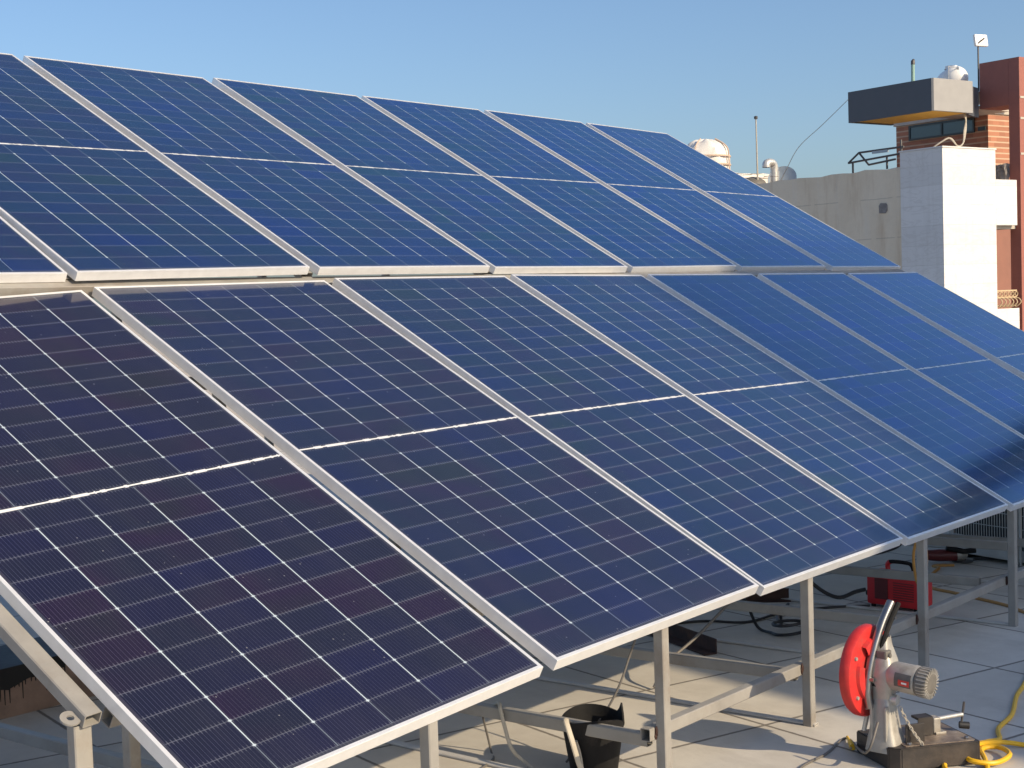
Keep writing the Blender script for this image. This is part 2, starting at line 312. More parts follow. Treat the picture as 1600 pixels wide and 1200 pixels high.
def rtube(bm, p, q, w=0.034, h=0.034, up=None, wall=0.0025, ch=0.003):
    """hollow square steel tube from p to q, corners slightly rounded"""
    p, q = Vector(p), Vector(q); d, s, u = basis(q - p, up)
    def ring(c, w, h, ch):
        a, b = w / 2, h / 2
        pts = [(-a + ch, -b), (a - ch, -b), (a, -b + ch), (a, b - ch), (a - ch, b), (-a + ch, b), (-a, b - ch), (-a, -b + ch)]
        return [bm.verts.new(c + s * x + u * y) for x, y in pts]
    o0, o1 = ring(p, w, h, ch), ring(q, w, h, ch); i0, i1 = ring(p, w - 2 * wall, h - 2 * wall, ch * 0.5), ring(q, w - 2 * wall, h - 2 * wall, ch * 0.5)
    for i in range(8):
        j = (i + 1) % 8
        bm.faces.new((o0[i], o0[j], o1[j], o1[i])); bm.faces.new((i0[j], i0[i], i1[i], i1[j]))
        bm.faces.new((o0[j], o0[i], i0[i], i0[j])); bm.faces.new((o1[i], o1[j], i1[j], i1[i]))
def spline(pts, n=8, closed=False):
    P = [Vector(p) for p in pts]; out = []; N = len(P)
    rng = N if closed else N - 1
    for i in range(rng):
        a, b, c, d = (P[(i - 1) % N], P[i], P[(i + 1) % N], P[(i + 2) % N]) if closed else (P[max(i - 1, 0)], P[i], P[i + 1], P[min(i + 2, N - 1)])
        for k in range(n):
            t = k / n
            out.append(0.5 * ((2 * b) + (c - a) * t + (2 * a - 5 * b + 4 * c - d) * t * t + (3 * b - a - 3 * c + d) * t ** 3))
    if not closed: out.append(P[-1])
    return out
def ptube(bm, pts, r, seg=8, closed=False, cap=True, flat=1.0):
    """round tube along a polyline; r may be a list"""
    N = len(pts); R = r if isinstance(r, (list, tuple)) else [r] * N; rings = []; prev = None
    for i, p in enumerate(pts):
        if closed: t = pts[(i + 1) % N] - pts[i - 1]
        else: t = pts[min(i + 1, N - 1)] - pts[max(i - 1, 0)]
        if t.length < 1e-9: t = V(0, 0, 1)
        t.normalize()
        if prev is None: _, s, u = basis(t)
        else:
            u = prev - t * prev.dot(t)
            u = u.normalized() if u.length > 1e-6 else basis(t)[2]; s = t.cross(u).normalized()
        prev = u
        rings.append([bm.verts.new(p + (s * math.cos(2 * math.pi * k / seg) + u * math.sin(2 * math.pi * k / seg) * flat) * R[i]) for k in range(seg)])
    for i in range(N if closed else N - 1):
        a, b = rings[i], rings[(i + 1) % N]
        for k in range(seg): bm.faces.new((a[k], a[(k + 1) % seg], b[(k + 1) % seg], b[k]))
    if cap and not closed: bm.faces.new(rings[0][::-1]); bm.faces.new(rings[-1])
def rod(bm, p, q, r, seg=10, r2=None): ptube(bm, [Vector(p), Vector(q)], [r, r if r2 is None else r2], seg)
def lathe(bm, prof, seg=32, mat=None, a0=0.0, a1=2 * math.pi):
    """prof: (radius, z) list about z"""
    full = abs(a1 - a0 - 2 * math.pi) < 1e-6; n = seg if full else seg + 1; rings = []; vs = []
    for r, z in prof:
        if r < 1e-6: v = bm.verts.new((0, 0, z)); rings.append([v]); vs.append(v)
        else:
            rg = [bm.verts.new((r * math.cos(a0 + (a1 - a0) * k / seg), r * math.sin(a0 + (a1 - a0) * k / seg), z)) for k in range(n)]; rings.append(rg); vs += rg
    for A, B in zip(rings, rings[1:]):
        for k in range(seg):
            j = (k + 1) % n
            if len(A) == 1 and len(B) == 1: continue
            if len(A) == 1: bm.faces.new((A[0], B[j], B[k]))
            elif len(B) == 1: bm.faces.new((A[k], A[j], B[0]))
            else: bm.faces.new((A[k], A[j], B[j], B[k]))
    if mat is not None: bmesh.ops.transform(bm, matrix=mat, verts=vs)
    return vs
def prism(bm, poly, depth, mat=None):
    """poly in xy extruded along z by depth"""
    a = [bm.verts.new((x, y, 0)) for x, y in poly]; b = [bm.verts.new((x, y, depth)) for x, y in poly]; n = len(poly)
    bm.faces.new(a[::-1]); bm.faces.new(b)
    for i in range(n): bm.faces.new((a[i], a[(i + 1) % n], b[(i + 1) % n], b[i]))
    if mat is not None: bmesh.ops.transform(bm, matrix=mat, verts=a + b)
    return a + b
def new(): return bmesh.new()
def axes(x, y, z, o): return Matrix(((x[0], y[0], z[0], o[0]), (x[1], y[1], z[1], o[1]), (x[2], y[2], z[2], o[2]), (0, 0, 0, 1)))
XAX = axes((0, 1, 0), (0, 0, 1), (1, 0, 0), (0, 0, 0))    # lathe axis z -> x
def fz(x): return -0.5150 - 0.0185 * x                     # the roof falls gently to the right

def gp(x, y): return -1.9705 + 1.019 * (x + 1.9705), -2.4013 + 1.019 * (y + 2.4013)      # surveyed floor point, on the lowered floor
# ------------------------------------------------------------------ the setting
A16 = rad(-16.0)
bm = new(); box(bm, -4000, 4000, -4000, 4000, -14.0, -13.5); tag(link('city_ground', bm, M['city']), kind='structure')
fl = new(); box(fl, -14, 13.5, -13, 13, -0.35, 0.0)
floor = link('roof_floor', fl, M['floor'], matrix=Matrix.Translation((0, 0, -0.5150)) @ Matrix.Rotation(math.atan(0.0185), 4, 'Y') @ Matrix.Rotation(A16, 4, 'Z'))
tag(floor, kind='structure')
bm = new(); box(bm, -13.8, 13.3, -12.8, 12.8, -13.4, -1.15)
own = link('wall', bm, M['render2']); 
hb = empty('apartment_block', (0, 0, 0), A16, label='sandy rendered block of flats under the tiled roof terrace', cat='building'); own.parent = hb

# ------------------------------------------------------------------ solar panels
PROF = [(0, 0), (0.0115, 0), (0.0115, -0.0065), (0.003, -0.0065), (0.003, -0.033), (0.028, -0.033), (0.028, -0.035), (0, -0.035)]
def make_panel():
    root = empty('solar_panel')
    bm = new(); rings = []
    for cx, cy, sx, sy in ((0, 0, 1, 1), (PW, 0, -1, 1), (PW, PL, -1, -1), (0, PL, 1, -1)):
        rings.append([bm.verts.new((cx + sx * d, cy + sy * d, z)) for d, z in PROF])
    for i in range(4):
        a, b = rings[i], rings[(i + 1) % 4]
        for k in range(8): bm.faces.new((a[k], a[(k + 1) % 8], b[(k + 1) % 8], b[k]))
    bmesh.ops.recalc_face_normals(bm, faces=bm.faces[:])
    sharp = [e for e in bm.edges if abs(e.verts[0].co.z) < 1e-6 and abs(e.verts[1].co.z) < 1e-6]
    bmesh.ops.bevel(bm, geom=sharp, offset=0.0011, segments=2, affect='EDGES', profile=0.5)
    link('frame', bm, M['alu'], root)
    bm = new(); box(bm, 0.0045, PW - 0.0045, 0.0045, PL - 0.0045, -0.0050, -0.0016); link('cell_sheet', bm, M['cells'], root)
    bm = new(); box(bm, 0.0045, PW - 0.0045, 0.0045, PL - 0.0045, -0.0062, -0.0054); link('back_sheet', bm, M['backsheet'], root)
    for k in (-1, 0, 1):
        bm = new(); box(bm, PW / 2 + k * 0.3 - 0.05, PW / 2 + k * 0.3 + 0.05, PL / 2 - 0.03, PL / 2 + 0.03, -0.024, -0.0064, bevel=0.004); link('junction_box', bm, M['jbox'], root)
    return root
def copy_tree(o, parent=None):
    c = o.copy(); COL.objects.link(c)
    if parent is not None: c.parent = parent
    for ch in list(o.children): copy_tree(ch, c)
    return c
Q = {'L0': (0.0448, 0.022, -0.0752, -0.012, -0.0588, 0.0002), 'L1': (0.0419, 0.0204, -0.001, -0.01, -0.0093, 0.0041), 'L2': (0.0223, 0.0188, -0.004, 0.0017, 0.0003, -0.0008),
     'L3': (0.007, 0.009, -0.0089, 0.0089, 0.0123, 0.0011), 'L4': (-0.0102, -0.0028, -0.0234, 0.0138, 0.0059, -0.0005), 'L5': (-0.012, -0.0166, -0.0384, 0.0207, 0.0009, -0.0049),
     'L6': (0.0114, -0.0354, -0.0115, 0.0096, 0.0027, 0.0079), 'U0': (0.022, -0.026, 0.003, -0.004, 0.0, 0.004), 'U1': (-0.0129, -0.0433, 0.0182, -0.0092, -0.0066, 0.0146),
     'U2': (-0.0143, -0.0297, 0.0224, -0.0076, 0.0037, 0.0117), 'U3': (-0.0165, -0.0106, 0.0079, -0.0009, 0.0016, 0.001), 'U4': (0.0103, 0.0088, -0.0084, 0.0044, -0.0024, 0.0063),
     'U5': (0.0182, 0.0114, -0.0118, 0.0088, 0.0032, 0.006), 'U6': (0.0093, -0.0109, -0.0053, 0.0082, 0.0088, 0.0118)}
def slope(u, v, n, t=TILT): return V(u, v * math.cos(t) - n * math.sin(t), v * math.sin(t) + n * math.cos(t))
def panel_matrix(key):
    k = int(key[1]); q = Q[key]
    if key[0] == 'L': b, t = slope(k * PITCH, 0, 0), TILT
    else: b, t = slope(k * PITCH - 0.01967, PL + 0.09014, 0.00369), 0.521757
    R0 = Matrix.Rotation(t, 4, 'X')
    return Matrix.Translation(b) @ R0 @ Matrix.Translation(q[:3]) @ Matrix.Rotation(q[3], 4, 'X') @ Matrix.Rotation(q[4], 4, 'Y') @ Matrix.Rotation(q[5], 4, 'Z')
PMAT = {k: panel_matrix(k) for k in Q}
PLAB = {'L0': 'purplish black solar panel nearest the camera, left end of the lower row',
        'L1': 'black solar panel second from the left in the lower row', 'L2': 'dark solar panel third from the left in the lower row, left of the chop saw',
        'L3': 'navy solar panel in the middle of the lower row, above the red saw guard',
        'L4': 'blue solar panel fifth from the left in the lower row, all in shade', 'L5': 'shaded blue solar panel second from the right in the lower row',
        'L6': 'shaded blue solar panel at the right end of the lower row',
        'U0': 'solar panel at the left end of the upper row, only its corner in view', 'U1': 'navy solar panel second from the left in the upper row, cut by the photo edge',
        'U2': 'navy solar panel third from the left in the upper row', 'U3': 'blue solar panel in the middle of the upper row',
        'U4': 'blue solar panel fifth from the left in the upper row', 'U5': 'blue solar panel second from the right in the upper row',
        'U6': 'blue solar panel at the right end of the upper row, before the stained wall'}
proto = make_panel()
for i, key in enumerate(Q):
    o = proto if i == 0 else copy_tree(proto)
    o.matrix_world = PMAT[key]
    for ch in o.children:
        if ch.name.startswith('cell_sheet'): ch['film'] = {'L0': 0.88, 'L1': 0.80, 'L2': 0.66, 'L3': 0.52, 'L4': 0.14, 'U0': 0.55, 'U1': 0.52, 'U2': 0.44, 'U3': 0.30, 'U4': 0.16}.get(key, 0.0)  # painted sheen: near panels purplish, far ones blue as if mirroring sky
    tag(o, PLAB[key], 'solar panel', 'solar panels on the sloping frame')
def under(key, x, y, n=-0.035): return PMAT[key] @ V(x, y, n)

# ------------------------------------------------------------------ welded steel support frame
fr = empty('support_frame', (2.7, 0.0, fz(2.7)), label='cream painted welded square tube frame carrying the two rows of solar panels', cat='support frame')
FI = Matrix.Translation((-2.7, 0.0, -fz(2.7)))
def fpart(name, bm, mat=None): return link(name, bm, mat or M['paint'], fr, matrix=FI)
def low_panel_at(x):
    for k in range(7):
        key = 'L%d' % k; loc = PMAT[key].inverted() @ V(x, 0.02, 0)
        if -0.06 < loc.x < PW + 0.02: return key, loc.x
    return 'L6', 1.0
POSTX = (0.756, 1.814, 2.780, 3.797, 4.830, 5.85, 6.87, 7.88)
for i, x in enumerate(POSTX):
    key, lx = low_panel_at(x); top = under(key, min(max(lx, 0.02), PW - 0.02), 0.021)
    xb = x
    bm = new(); rtube(bm, (xb, top.y + 0.002, fz(xb)), (x, top.y + 0.002, top.z - 0.001), 0.036, 0.036, up=V(0, 1, 0)); fpart('post', bm)
    if i >= 1:
        for s_ in (2.30, 4.50):
            a = slope(x, s_, -0.127); bm = new(); rtube(bm, (x, a.y, fz(x)), (x, a.y, a.z - 0.004), 0.04, 0.04, up=V(0, 1, 0)); fpart('post', bm)
for k in range(1, 8):                                # rafters under the gaps between neighbouring panels
    for r_, ya, yb in (('L', 0.06, PL + 0.02), ('U', 0.03, PL - 0.03)):
        ends = []
        for y in (ya, yb):
            a_ = PMAT['%s%d' % (r_, k - 1)] @ V(PW, y, 0)
            b_ = PMAT['%s%d' % (r_, k)] @ V(0, y, 0) if k < 7 else a_ + V(0.05, 0, 0)
            m_ = (a_ + b_) / 2; m_.z = min(a_.z, b_.z); ends.append(m_)
        up_ = slope(0, 0, 1); ends = [e_ - up_ * (0.058 if r_ == 'L' else 0.055) for e_ in ends]
        bm = new(); rtube(bm, ends[0], ends[1], 0.066, 0.034, up=up_); fpart('rafter', bm)
# left end rafter beside the nearest panel, its open end and welded lug showing
a = PMAT['L0'] @ V(-0.030, 0.40, -0.062); b = PMAT['L0'] @ V(-0.030, 2.27, -0.062); ax = (PMAT['L0'].to_3x3() @ V(0, 0, 1))
b2 = a + (b - a).normalized() * 4.6
bm = new(); rtube(bm, a, b2, 0.046, 0.036, up=ax, wall=0.003); fpart('rafter', bm)
ed = (b - a).normalized(); es = PMAT['L0'].to_3x3() @ V(1, 0, 0)
px_, py_ = a.x - 0.012, a.y + 0.035
bm = new(); rtube(bm, (px_, py_, fz(px_)), (px_, py_, a.z - 0.012), 0.048, 0.032, up=V(0, 1, 0)); fpart('post', bm)
bm = new()                                          # lug: round plate with a bolt hole
rg = []
for r, z in ((0.024, 0), (0.009, 0), (0.009, 0.005), (0.024, 0.005)):
    rg.append([bm.verts.new((r * math.cos(t * math.pi / 12) , r * math.sin(t * math.pi / 12), z)) for t in range(24)])
for i in range(4):
    A, B = rg[i], rg[(i + 1) % 4]
    for k in range(24): bm.faces.new((A[k], A[(k + 1) % 24], B[(k + 1) % 24], B[k]))
lug_c = a - es * 0.040 + ed * 0.028 - ax * 0.006
bmesh.ops.transform(bm, matrix=axes(es, ed, ax, lug_c), verts=bm.verts[:]); fpart('lug', bm)
bm = new(); rtube(bm, (0.44, 0.87, fz(0.44)), (0.44, 0.87, 0.345), 0.036, 0.036, up=V(0, 1, 0)); fpart('post', bm)
# purlins along the rows (the one in the slot between the rows is in plain view)
for s_, n_ in ((0.42, -0.118), (1.80, -0.118), (2.345, -0.056), (2.95, -0.118), (4.10, -0.118)):
    p = slope(-0.02, s_, n_); q = slope(8.28, s_, n_)
    if s_ < 2: p = slope(0.06, s_, -0.150); q = slope(8.28, s_, n_)
    bm = new(); rtube(bm, p, q, 0.054 if 2.2 < s_ < 2.4 else 0.036, 0.05 if 2.2 < s_ < 2.4 else 0.04, up=slope(0, 0, 1)); fpart('purlin', bm)
for k in range(7):                                   # dark blocks on the visible purlin stand in for shade inside its slots
    xs = 0.42 + k * 1.02
    bm = new(); box(bm, xs, xs + 0.05, -0.004, 0.004, -0.004, 0.004, mat=Matrix.Translation(slope(0, 2.318, -0.052)) @ Matrix.Rotation(TILT, 4, 'X')); fpart('slot', bm, M['jbox'])
# horizontal rail along the front posts, its open end at the left
zr = lambda x: -0.348 - 0.0145 * (x - 1.76)
bm = new(); rtube(bm, (1.765, 0.091, zr(1.765)), (8.2, 0.091, zr(8.2)), 0.036, 0.040); fpart('front_rail', bm)
for x, z, y1 in ((0.77, -0.37, 2.25), (1.822, -0.380, 2.25), (2.792, -0.392, 2.25), (3.57, -0.345, 2.25), (4.59, -0.360, 2.25), (4.95, -0.25, 2.25), (5.87, -0.39, 2.25), (6.9, -0.40, 2.25)):
    bm = new(); rtube(bm, (x, 0.112, z), (x, y1, z - 0.02), 0.034, 0.040); fpart('cross_tube', bm)
for i, x in enumerate((0.756, 1.755, 2.785, 3.797, 4.83, 5.85, 6.87)):
    bm = new(); rtube(bm, (x, 0.03, fz(x) + 0.006), (x, 2.3, fz(x) + 0.006), 0.030, 0.010); fpart('base_rail', bm, M['acwhite'])

rw = random.Random(4)
for i, x in enumerate(POSTX[1:5]):
    for sx in (-1, 1):
        bm = new(); bmesh.ops.create_icosphere(bm, subdivisions=2, radius=0.012, matrix=Matrix.Translation((x + sx * 0.0185, 0.070, zr(x) + 0.004)) @ Matrix.Diagonal((0.55, 0.5, 1.8, 1)))
        for v in bm.verts: v.co += V(rw.uniform(-.0025, .0025), rw.uniform(-.0025, .0025), rw.uniform(-.003, .003))
        fpart('weld_bead', bm, M['rust'])
# ------------------------------------------------------------------ chop saw
LX, LY = V(0.813, -0.582, 0), V(0.582, 0.813, 0)
sx_, sy_ = gp(2.372, -0.426); saw0 = V(sx_, sy_, fz(sx_))
saw = empty('chop_saw', matrix=axes(LX, LY, (0, 0, 1), saw0), label='grey chop saw with a red blade guard, head raised, standing on the tiles', cat='chop saw')
def spart(name, bm, mat, smooth=False, parent=None): return link(name, bm, mat, parent or saw, smooth)
bm = new()
prism(bm, [(0.0, 0.20), (0.0, -0.01), (0.03, -0.04), (0.30, -0.06), (0.315, -0.05), (0.315, 0.17), (0.30, 0.20)], 0.074)
bmesh.ops.bevel(bm, geom=bm.edges[:], offset=0.004, segments=2, affect='EDGES')
spart('base', bm, M['black'])
bm = new(); prism(bm, [(0.055, 0.185), (0.055, -0.025), (0.295, -0.045), (0.302, -0.038), (0.302, 0.185)], 0.004, Matrix.Translation((0, 0, 0.0725))); bed = spart('bed_plate', bm, M['steelbed'])
for bx, by in ((0.075, -0.015), (0.28, -0.025), (0.27, 0.15)):
    bm = new(); lathe(bm, [(0, 0.008), (0.007, 0.008), (0.009, 0.004), (0.009, 0)], 8, Matrix.Translation((bx, by, 0.0765))); spart('bolt', bm, M['chrome'])
# pedestal: tapered cast arm, one surface swept upward
def loft(bm, secs):
    rings = []
    for cx, cy, z, hx, hy in secs:
        rr = []
        for k in range(20):
            t = 2 * math.pi * k / 20; c, s = math.cos(t), math.sin(t)
            rr.append(bm.verts.new((cx + hx * math.copysign(abs(c) ** 0.55, c), cy + hy * math.copysign(abs(s) ** 0.55, s), z)))
        rings.append(rr)
    for A, B in zip(rings, rings[1:]):
        for k in range(20): bm.faces.new((A[k], A[(k + 1) % 20], B[(k + 1) % 20], B[k]))
    bm.faces.new(rings[0][::-1]); bm.faces.new(rings[-1])
HB = Matrix.Translation((0.030, 0.055, 0.0)) @ Matrix.Rotation(rad(-58), 4, 'Z')      # head frame: x along the motor, y along the blade
def hpart(name, bm, mat, smooth=False, parent=None):
    bmesh.ops.transform(bm, matrix=HB, verts=bm.verts[:]); return spart(name, bm, mat, smooth, parent)
bm = new(); loft(bm, [(0, 0, 0.050, 0.060, 0.058), (0, 0, 0.072, 0.056, 0.054), (-0.002, 0, 0.11, 0.046, 0.046), (-0.003, 0, 0.17, 0.037, 0.038), (-0.004, 0, 0.215, 0.030, 0.033), (-0.004, 0, 0.228, 0.024, 0.028)])
hpart('pedestal', bm, M['castgrey'], True)
bm = new(); box(bm, -0.030, -0.022, -0.052, -0.030, 0.075, 0.20, bevel=0.003); box(bm, 0.020, 0.028, -0.050, -0.028, 0.08, 0.20, bevel=0.003); hpart('rib', bm, M['castgrey'])
bm = new(); rod(bm, (-0.055, 0, 0.218), (0.045, 0, 0.218), 0.017, 16); hpart('pivot', bm, M['galv'], True)
bm = new(); loft(bm, [(-0.01, 0.0, 0.205, 0.030, 0.030), (-0.005, 0.004, 0.245, 0.036, 0.036), (0.0, 0.006, 0.295, 0.042, 0.046), (-0.006, 0.014, 0.345, 0.034, 0.040), (-0.016, 0.032, 0.385, 0.020, 0.028), (-0.02, 0.045, 0.415, 0.014, 0.018)])
hpart('head', bm, M['castgrey'], True)
MOT = Matrix.Translation((0.0, 0.004, 0.300)) @ Matrix.Rotation(rad(4), 4, 'Y') @ XAX
bm = new(); lathe(bm, [(0.0, 0.02), (0.040, 0.02), (0.047, 0.035), (0.049, 0.112), (0.0475, 0.120), (0.0, 0.120)], 32, MOT); mot = hpart('motor', bm, M['castgrey'], True)
bm = new(); lathe(bm, [(0.044, 0.121), (0.049, 0.123), (0.049, 0.150), (0.044, 0.160), (0.031, 0.164), (0.0, 0.166)], 32, MOT); hpart('motor_cap', bm, M['ventgrey'], True, mot)
bm = new()
for k in range(26): box(bm, -0.0018, 0.0018, 0.031, 0.0505, 0.130, 0.1635, mat=MOT @ Matrix.Rotation(2 * math.pi * k / 26, 4, 'Z'))
hpart('vent_rib', bm, M['castgrey'], False, mot)
LA = 150
bm = new(); lathe(bm, [(0.0496, 0.055), (0.0502, 0.056), (0.0502, 0.112), (0.0496, 0.113)], 10, MOT, rad(LA), rad(LA + 52)); hpart('label_plate', bm, M['plate'], False, mot)
bm = new(); lathe(bm, [(0.0504, 0.070), (0.0508, 0.0705), (0.0508, 0.108), (0.0504, 0.1085)], 8, MOT, rad(LA + 24), rad(LA + 46)); hpart('label_stripe', bm, M['labelred'], False, mot)
bm = new(); lathe(bm, [(0.0510, 0.082), (0.0513, 0.0822), (0.0513, 0.100), (0.0510, 0.1002)], 6, MOT, rad(LA + 31), rad(LA + 38)); hpart('label_mark', bm, M['labelwhite'], False, mot)
# blade guard: fixed red shell over the blade, with raised ribs and the arbor opening
GC = Matrix.Translation((-0.078, 0.008, 0.300)) @ XAX
bm = new(); R_ = 0.152
lathe(bm, [(0.030, -0.012), (0.085, -0.015), (0.132, -0.015), (R_ - 0.004, -0.012), (R_, -0.004), (R_, 0.016), (R_ - 0.005, 0.024), (0.120, 0.026), (0.052, 0.026), (0.052, 0.020), (0.116, 0.020), (R_ - 0.008, 0.012), (R_ - 0.008, -0.004), (0.128, -0.009), (0.030, -0.008), (0.030, -0.012)], 56, GC, rad(-28), rad(268))
grd = hpart('blade_guard', bm, M['red'], True)
bm = new(); lathe(bm, [(0.060, 0.0265), (0.064, 0.036), (0.080, 0.039), (0.100, 0.036), (0.104, 0.0265)], 30, GC, rad(160), rad(250)); hpart('guard_rib', bm, M['red'], True, grd)
bm = new(); lathe(bm, [(0.070, 0.0265), (0.074, 0.040), (0.108, 0.041), (0.112, 0.0265)], 30, GC, rad(62), rad(125)); hpart('guard_rib', bm, M['red'], True, grd)
bm = new(); lathe(bm, [(0.0, -0.002), (0.138, -0.002), (0.138, 0.002), (0.0, 0.002)], 48, GC); hpart('blade', bm, M['ventgrey'], True)
bm = new(); lathe(bm, [(0.0, 0.066), (0.030, 0.066), (0.040, 0.050), (0.048, 0.024), (0.048, -0.02), (0, -0.02)], 24, GC); hpart('arbor_housing', bm, M['black'], True)
bm = new(); rod(bm, (-0.055, -0.045, 0.285), (-0.015, -0.045, 0.285), 0.007, 10); rod(bm, (-0.055, -0.03, 0.315), (-0.03, -0.04, 0.255), 0.005, 8); hpart('spindle_lock', bm, M['chrome'], True)
for t_ in (75, 150, 215, 250):
    bm = new(); lathe(bm, [(0, 0.006), (0.006, 0.006), (0.007, 0.0), (0, 0.0)], 8, GC @ Matrix.Translation((0.122 * math.cos(rad(t_)), 0.122 * math.sin(rad(t_)), 0.0255))); hpart('guard_bolt', bm, M['castgrey'], False, grd)
# handle arm: a bright curved bar rising over the guard
hp = spline([(-0.036, -0.040, 0.190), (-0.042, -0.045, 0.240), (-0.040, -0.030, 0.320), (-0.034, 0.004, 0.400), (-0.028, 0.045, 0.465), (-0.020, 0.088, 0.520)], 6)
bm = new(); ptube(bm, hp, 0.0175, 16, flat=0.8); hpart('handle', bm, M['chrome'], True)
hp2 = [p + V(0.020, 0.014, -0.004) for p in hp[8:]]
bm = new(); ptube(bm, hp2, 0.009, 8); hpart('handle_grip', bm, M['blackpl'], True)
for t in (0.02, 0.3, 0.55, 0.8): bm = new(); p = hp2[int(t * (len(hp2) - 1))]; rod(bm, p + V(0.0, 0.004, 0), p + V(0.014, 0.002, 0), 0.0045, 8); hpart('screw', bm, M['chrome'])
bm = new(); box(bm, -0.022, 0.016, -0.020, 0.020, 0.345, 0.378, bevel=0.006); rod(bm, (0.012, 0.0, 0.362), (0.022, 0.0, 0.362), 0.008, 10); hpart('trigger_bracket', bm, M['ventgrey'])
# vise
ZU = Matrix.Translation((0, 0, 0.012))
def vpart(name, bm, mat, smooth=False):
    bmesh.ops.transform(bm, matrix=ZU, verts=bm.verts[:]); return spart(name, bm, mat, smooth)
bm = new(); box(bm, 0.072, 0.140, 0.000, 0.006, 0.0645, 0.125, bevel=0.001); vpart('fence_plate', bm, M['black'])
bm = new(); box(bm, 0.145, 0.20, 0.045, 0.050, 0.068, 0.128); box(bm, 0.195, 0.20, 0.0505, 0.09, 0.068, 0.128); box(bm, 0.145, 0.20, 0.0505, 0.09, 0.120, 0.128); vpart('vise_jaw', bm, M['black'])
bm = new(); box(bm, 0.205, 0.232, 0.05, 0.09, 0.068, 0.120, bevel=0.004); box(bm, 0.21, 0.25, 0.045, 0.095, 0.0645, 0.073, bevel=0.002); vpart('vise_nut', bm, M['castgrey'])
bm = new(); rod(bm, (0.18, 0.07, 0.108), (0.315, 0.05, 0.122), 0.007, 10); scw = vpart('vise_screw', bm, M['galv'], True)
bm = new(); rod(bm, (0.318, 0.045, 0.165), (0.312, 0.055, 0.085), 0.004, 8); vpart('crank', bm, M['darkmetal'], True)
bm = new(); rod(bm, (0.305, 0.055, 0.086), (0.335, 0.045, 0.083), 0.012, 14); vpart('knob', bm, M['jbox'], True)
# hold-down chain
bm = new(); ca, cb = V(0.062, 0.02, 0.195), V(0.110, -0.035, 0.080); NL = 13
for k in range(NL):
    p = ca.lerp(cb, (k + 0.5) / NL) + V(0, 0, -0.010 * math.sin(math.pi * (k + 0.5) / NL)); d, s, u = basis(cb - ca); w = s if k % 2 else u
    ptube(bm, [p + d * (0.0085 * math.cos(t)) + w * (0.0045 * math.sin(t)) for t in [2 * math.pi * j / 10 for j in range(10)]], 0.0016, 6, closed=True)
spart('chain', bm, M['paleCable'], True)
bm = new(); rod(bm, (-0.052, 0.0, 0.215), (-0.075, -0.01, 0.10), 0.008, 10); hpart('spring_rod', bm, M['galv'], True)

# ------------------------------------------------------------------ cables
def cable(name, pts, r, mat, label, cat='cable', n=8, seg=8, group=None):
    bm = new(); ptube(bm, spline(pts, n), r, seg); o = link(name, bm, mat, None, True); return tag(o, label, cat, group)
def g(x, y, h=0.006):
    x, y = gp(x, y); return (x, y, fz(x) + h)
def loops(cx, cy, rx, ry, n, h0, ang=0.0, jit=0.02, step=0.010):
    pts = []
    for k in range(int(n * 10)):
        t = 2 * math.pi * k / 10; j = 1 + random.uniform(-jit, jit) * 3; x, y = rx * j * math.cos(t), ry * j * math.sin(t)
        X, Y = cx + x * math.cos(ang) - y * math.sin(ang) + random.uniform(-jit, jit), cy + x * math.sin(ang) + y * math.cos(ang) + random.uniform(-jit, jit)
        pts.append((X, Y, fz(X) + h0 + step * (k / 10) * 0.9 + random.uniform(0, 0.008)))
    return pts
ext = [g(5.4, -0.02), g(4.6, -0.15), g(3.95, -0.34), g(3.66, -0.415), g(3.46, -0.455), g(3.20, -0.53), g(3.0, -0.555), g(2.86, -0.61, 0.012)]
ext += [g(2.78, -0.60, 0.02), g(2.70, -0.565, 0.018), g(2.60, -0.555, 0.012), g(2.50, -0.565, 0.01), g(2.44, -0.60), g(2.43, -0.66), g(2.50, -0.70), g(2.60, -0.66, 0.012), g(2.70, -0.61, 0.016), g(2.74, -0.65, 0.02), g(2.68, -0.71, 0.02), g(2.58, -0.70, 0.016), g(2.54, -0.64, 0.022), g(2.60, -0.59, 0.024),
        g(2.70, -0.59, 0.026), g(2.80, -0.64, 0.02), g(2.86, -0.74), g(2.90, -0.95), g(3.1, -1.3)]
cable('extension_cord', ext, 0.0085, M['yellow'], 'bright yellow extension cord coiled on the tiles in front of the chop saw', 'extension cord')
tagc = cable('saw_cord', [tuple(saw0 + LX * -0.03 + LY * 0.0 + V(0, 0, 0.16)), tuple(saw0 + LX * -0.07 + LY * 0.01 + V(0, 0, 0.06)), g(2.60, -0.175), g(2.40, -0.20), g(2.20, -0.205), g(1.9, -0.3), g(1.6, -0.5)], 0.0042, M['greyCable'], 'thin grey cord running left from the chop saw across the sunlit tiles', 'cord')
wx_, wy_ = gp(2.535, -0.222)
pl = empty('cable_plug', (wx_, wy_, fz(wx_)), rad(214), label='yellow plug lying on the tiles beside the saw base', cat='plug')
bm = new(); ptube(bm, [V(-0.075, 0, 0.011), V(-0.03, 0, 0.012), V(0.0, 0, 0.014), V(0.05, 0, 0.016), V(0.058, 0, 0.016)], [0.005, 0.006, 0.009, 0.0115, 0.011], 12); link('plug_body', bm, M['yellow'], pl, True)
bm = new(); rod(bm, (0.056, -0.008, 0.016), (0.072, -0.008, 0.016), 0.003, 8); rod(bm, (0.056, 0.008, 0.016), (0.072, 0.008, 0.016), 0.003, 8); link('pin', bm, M['chrome'], pl)
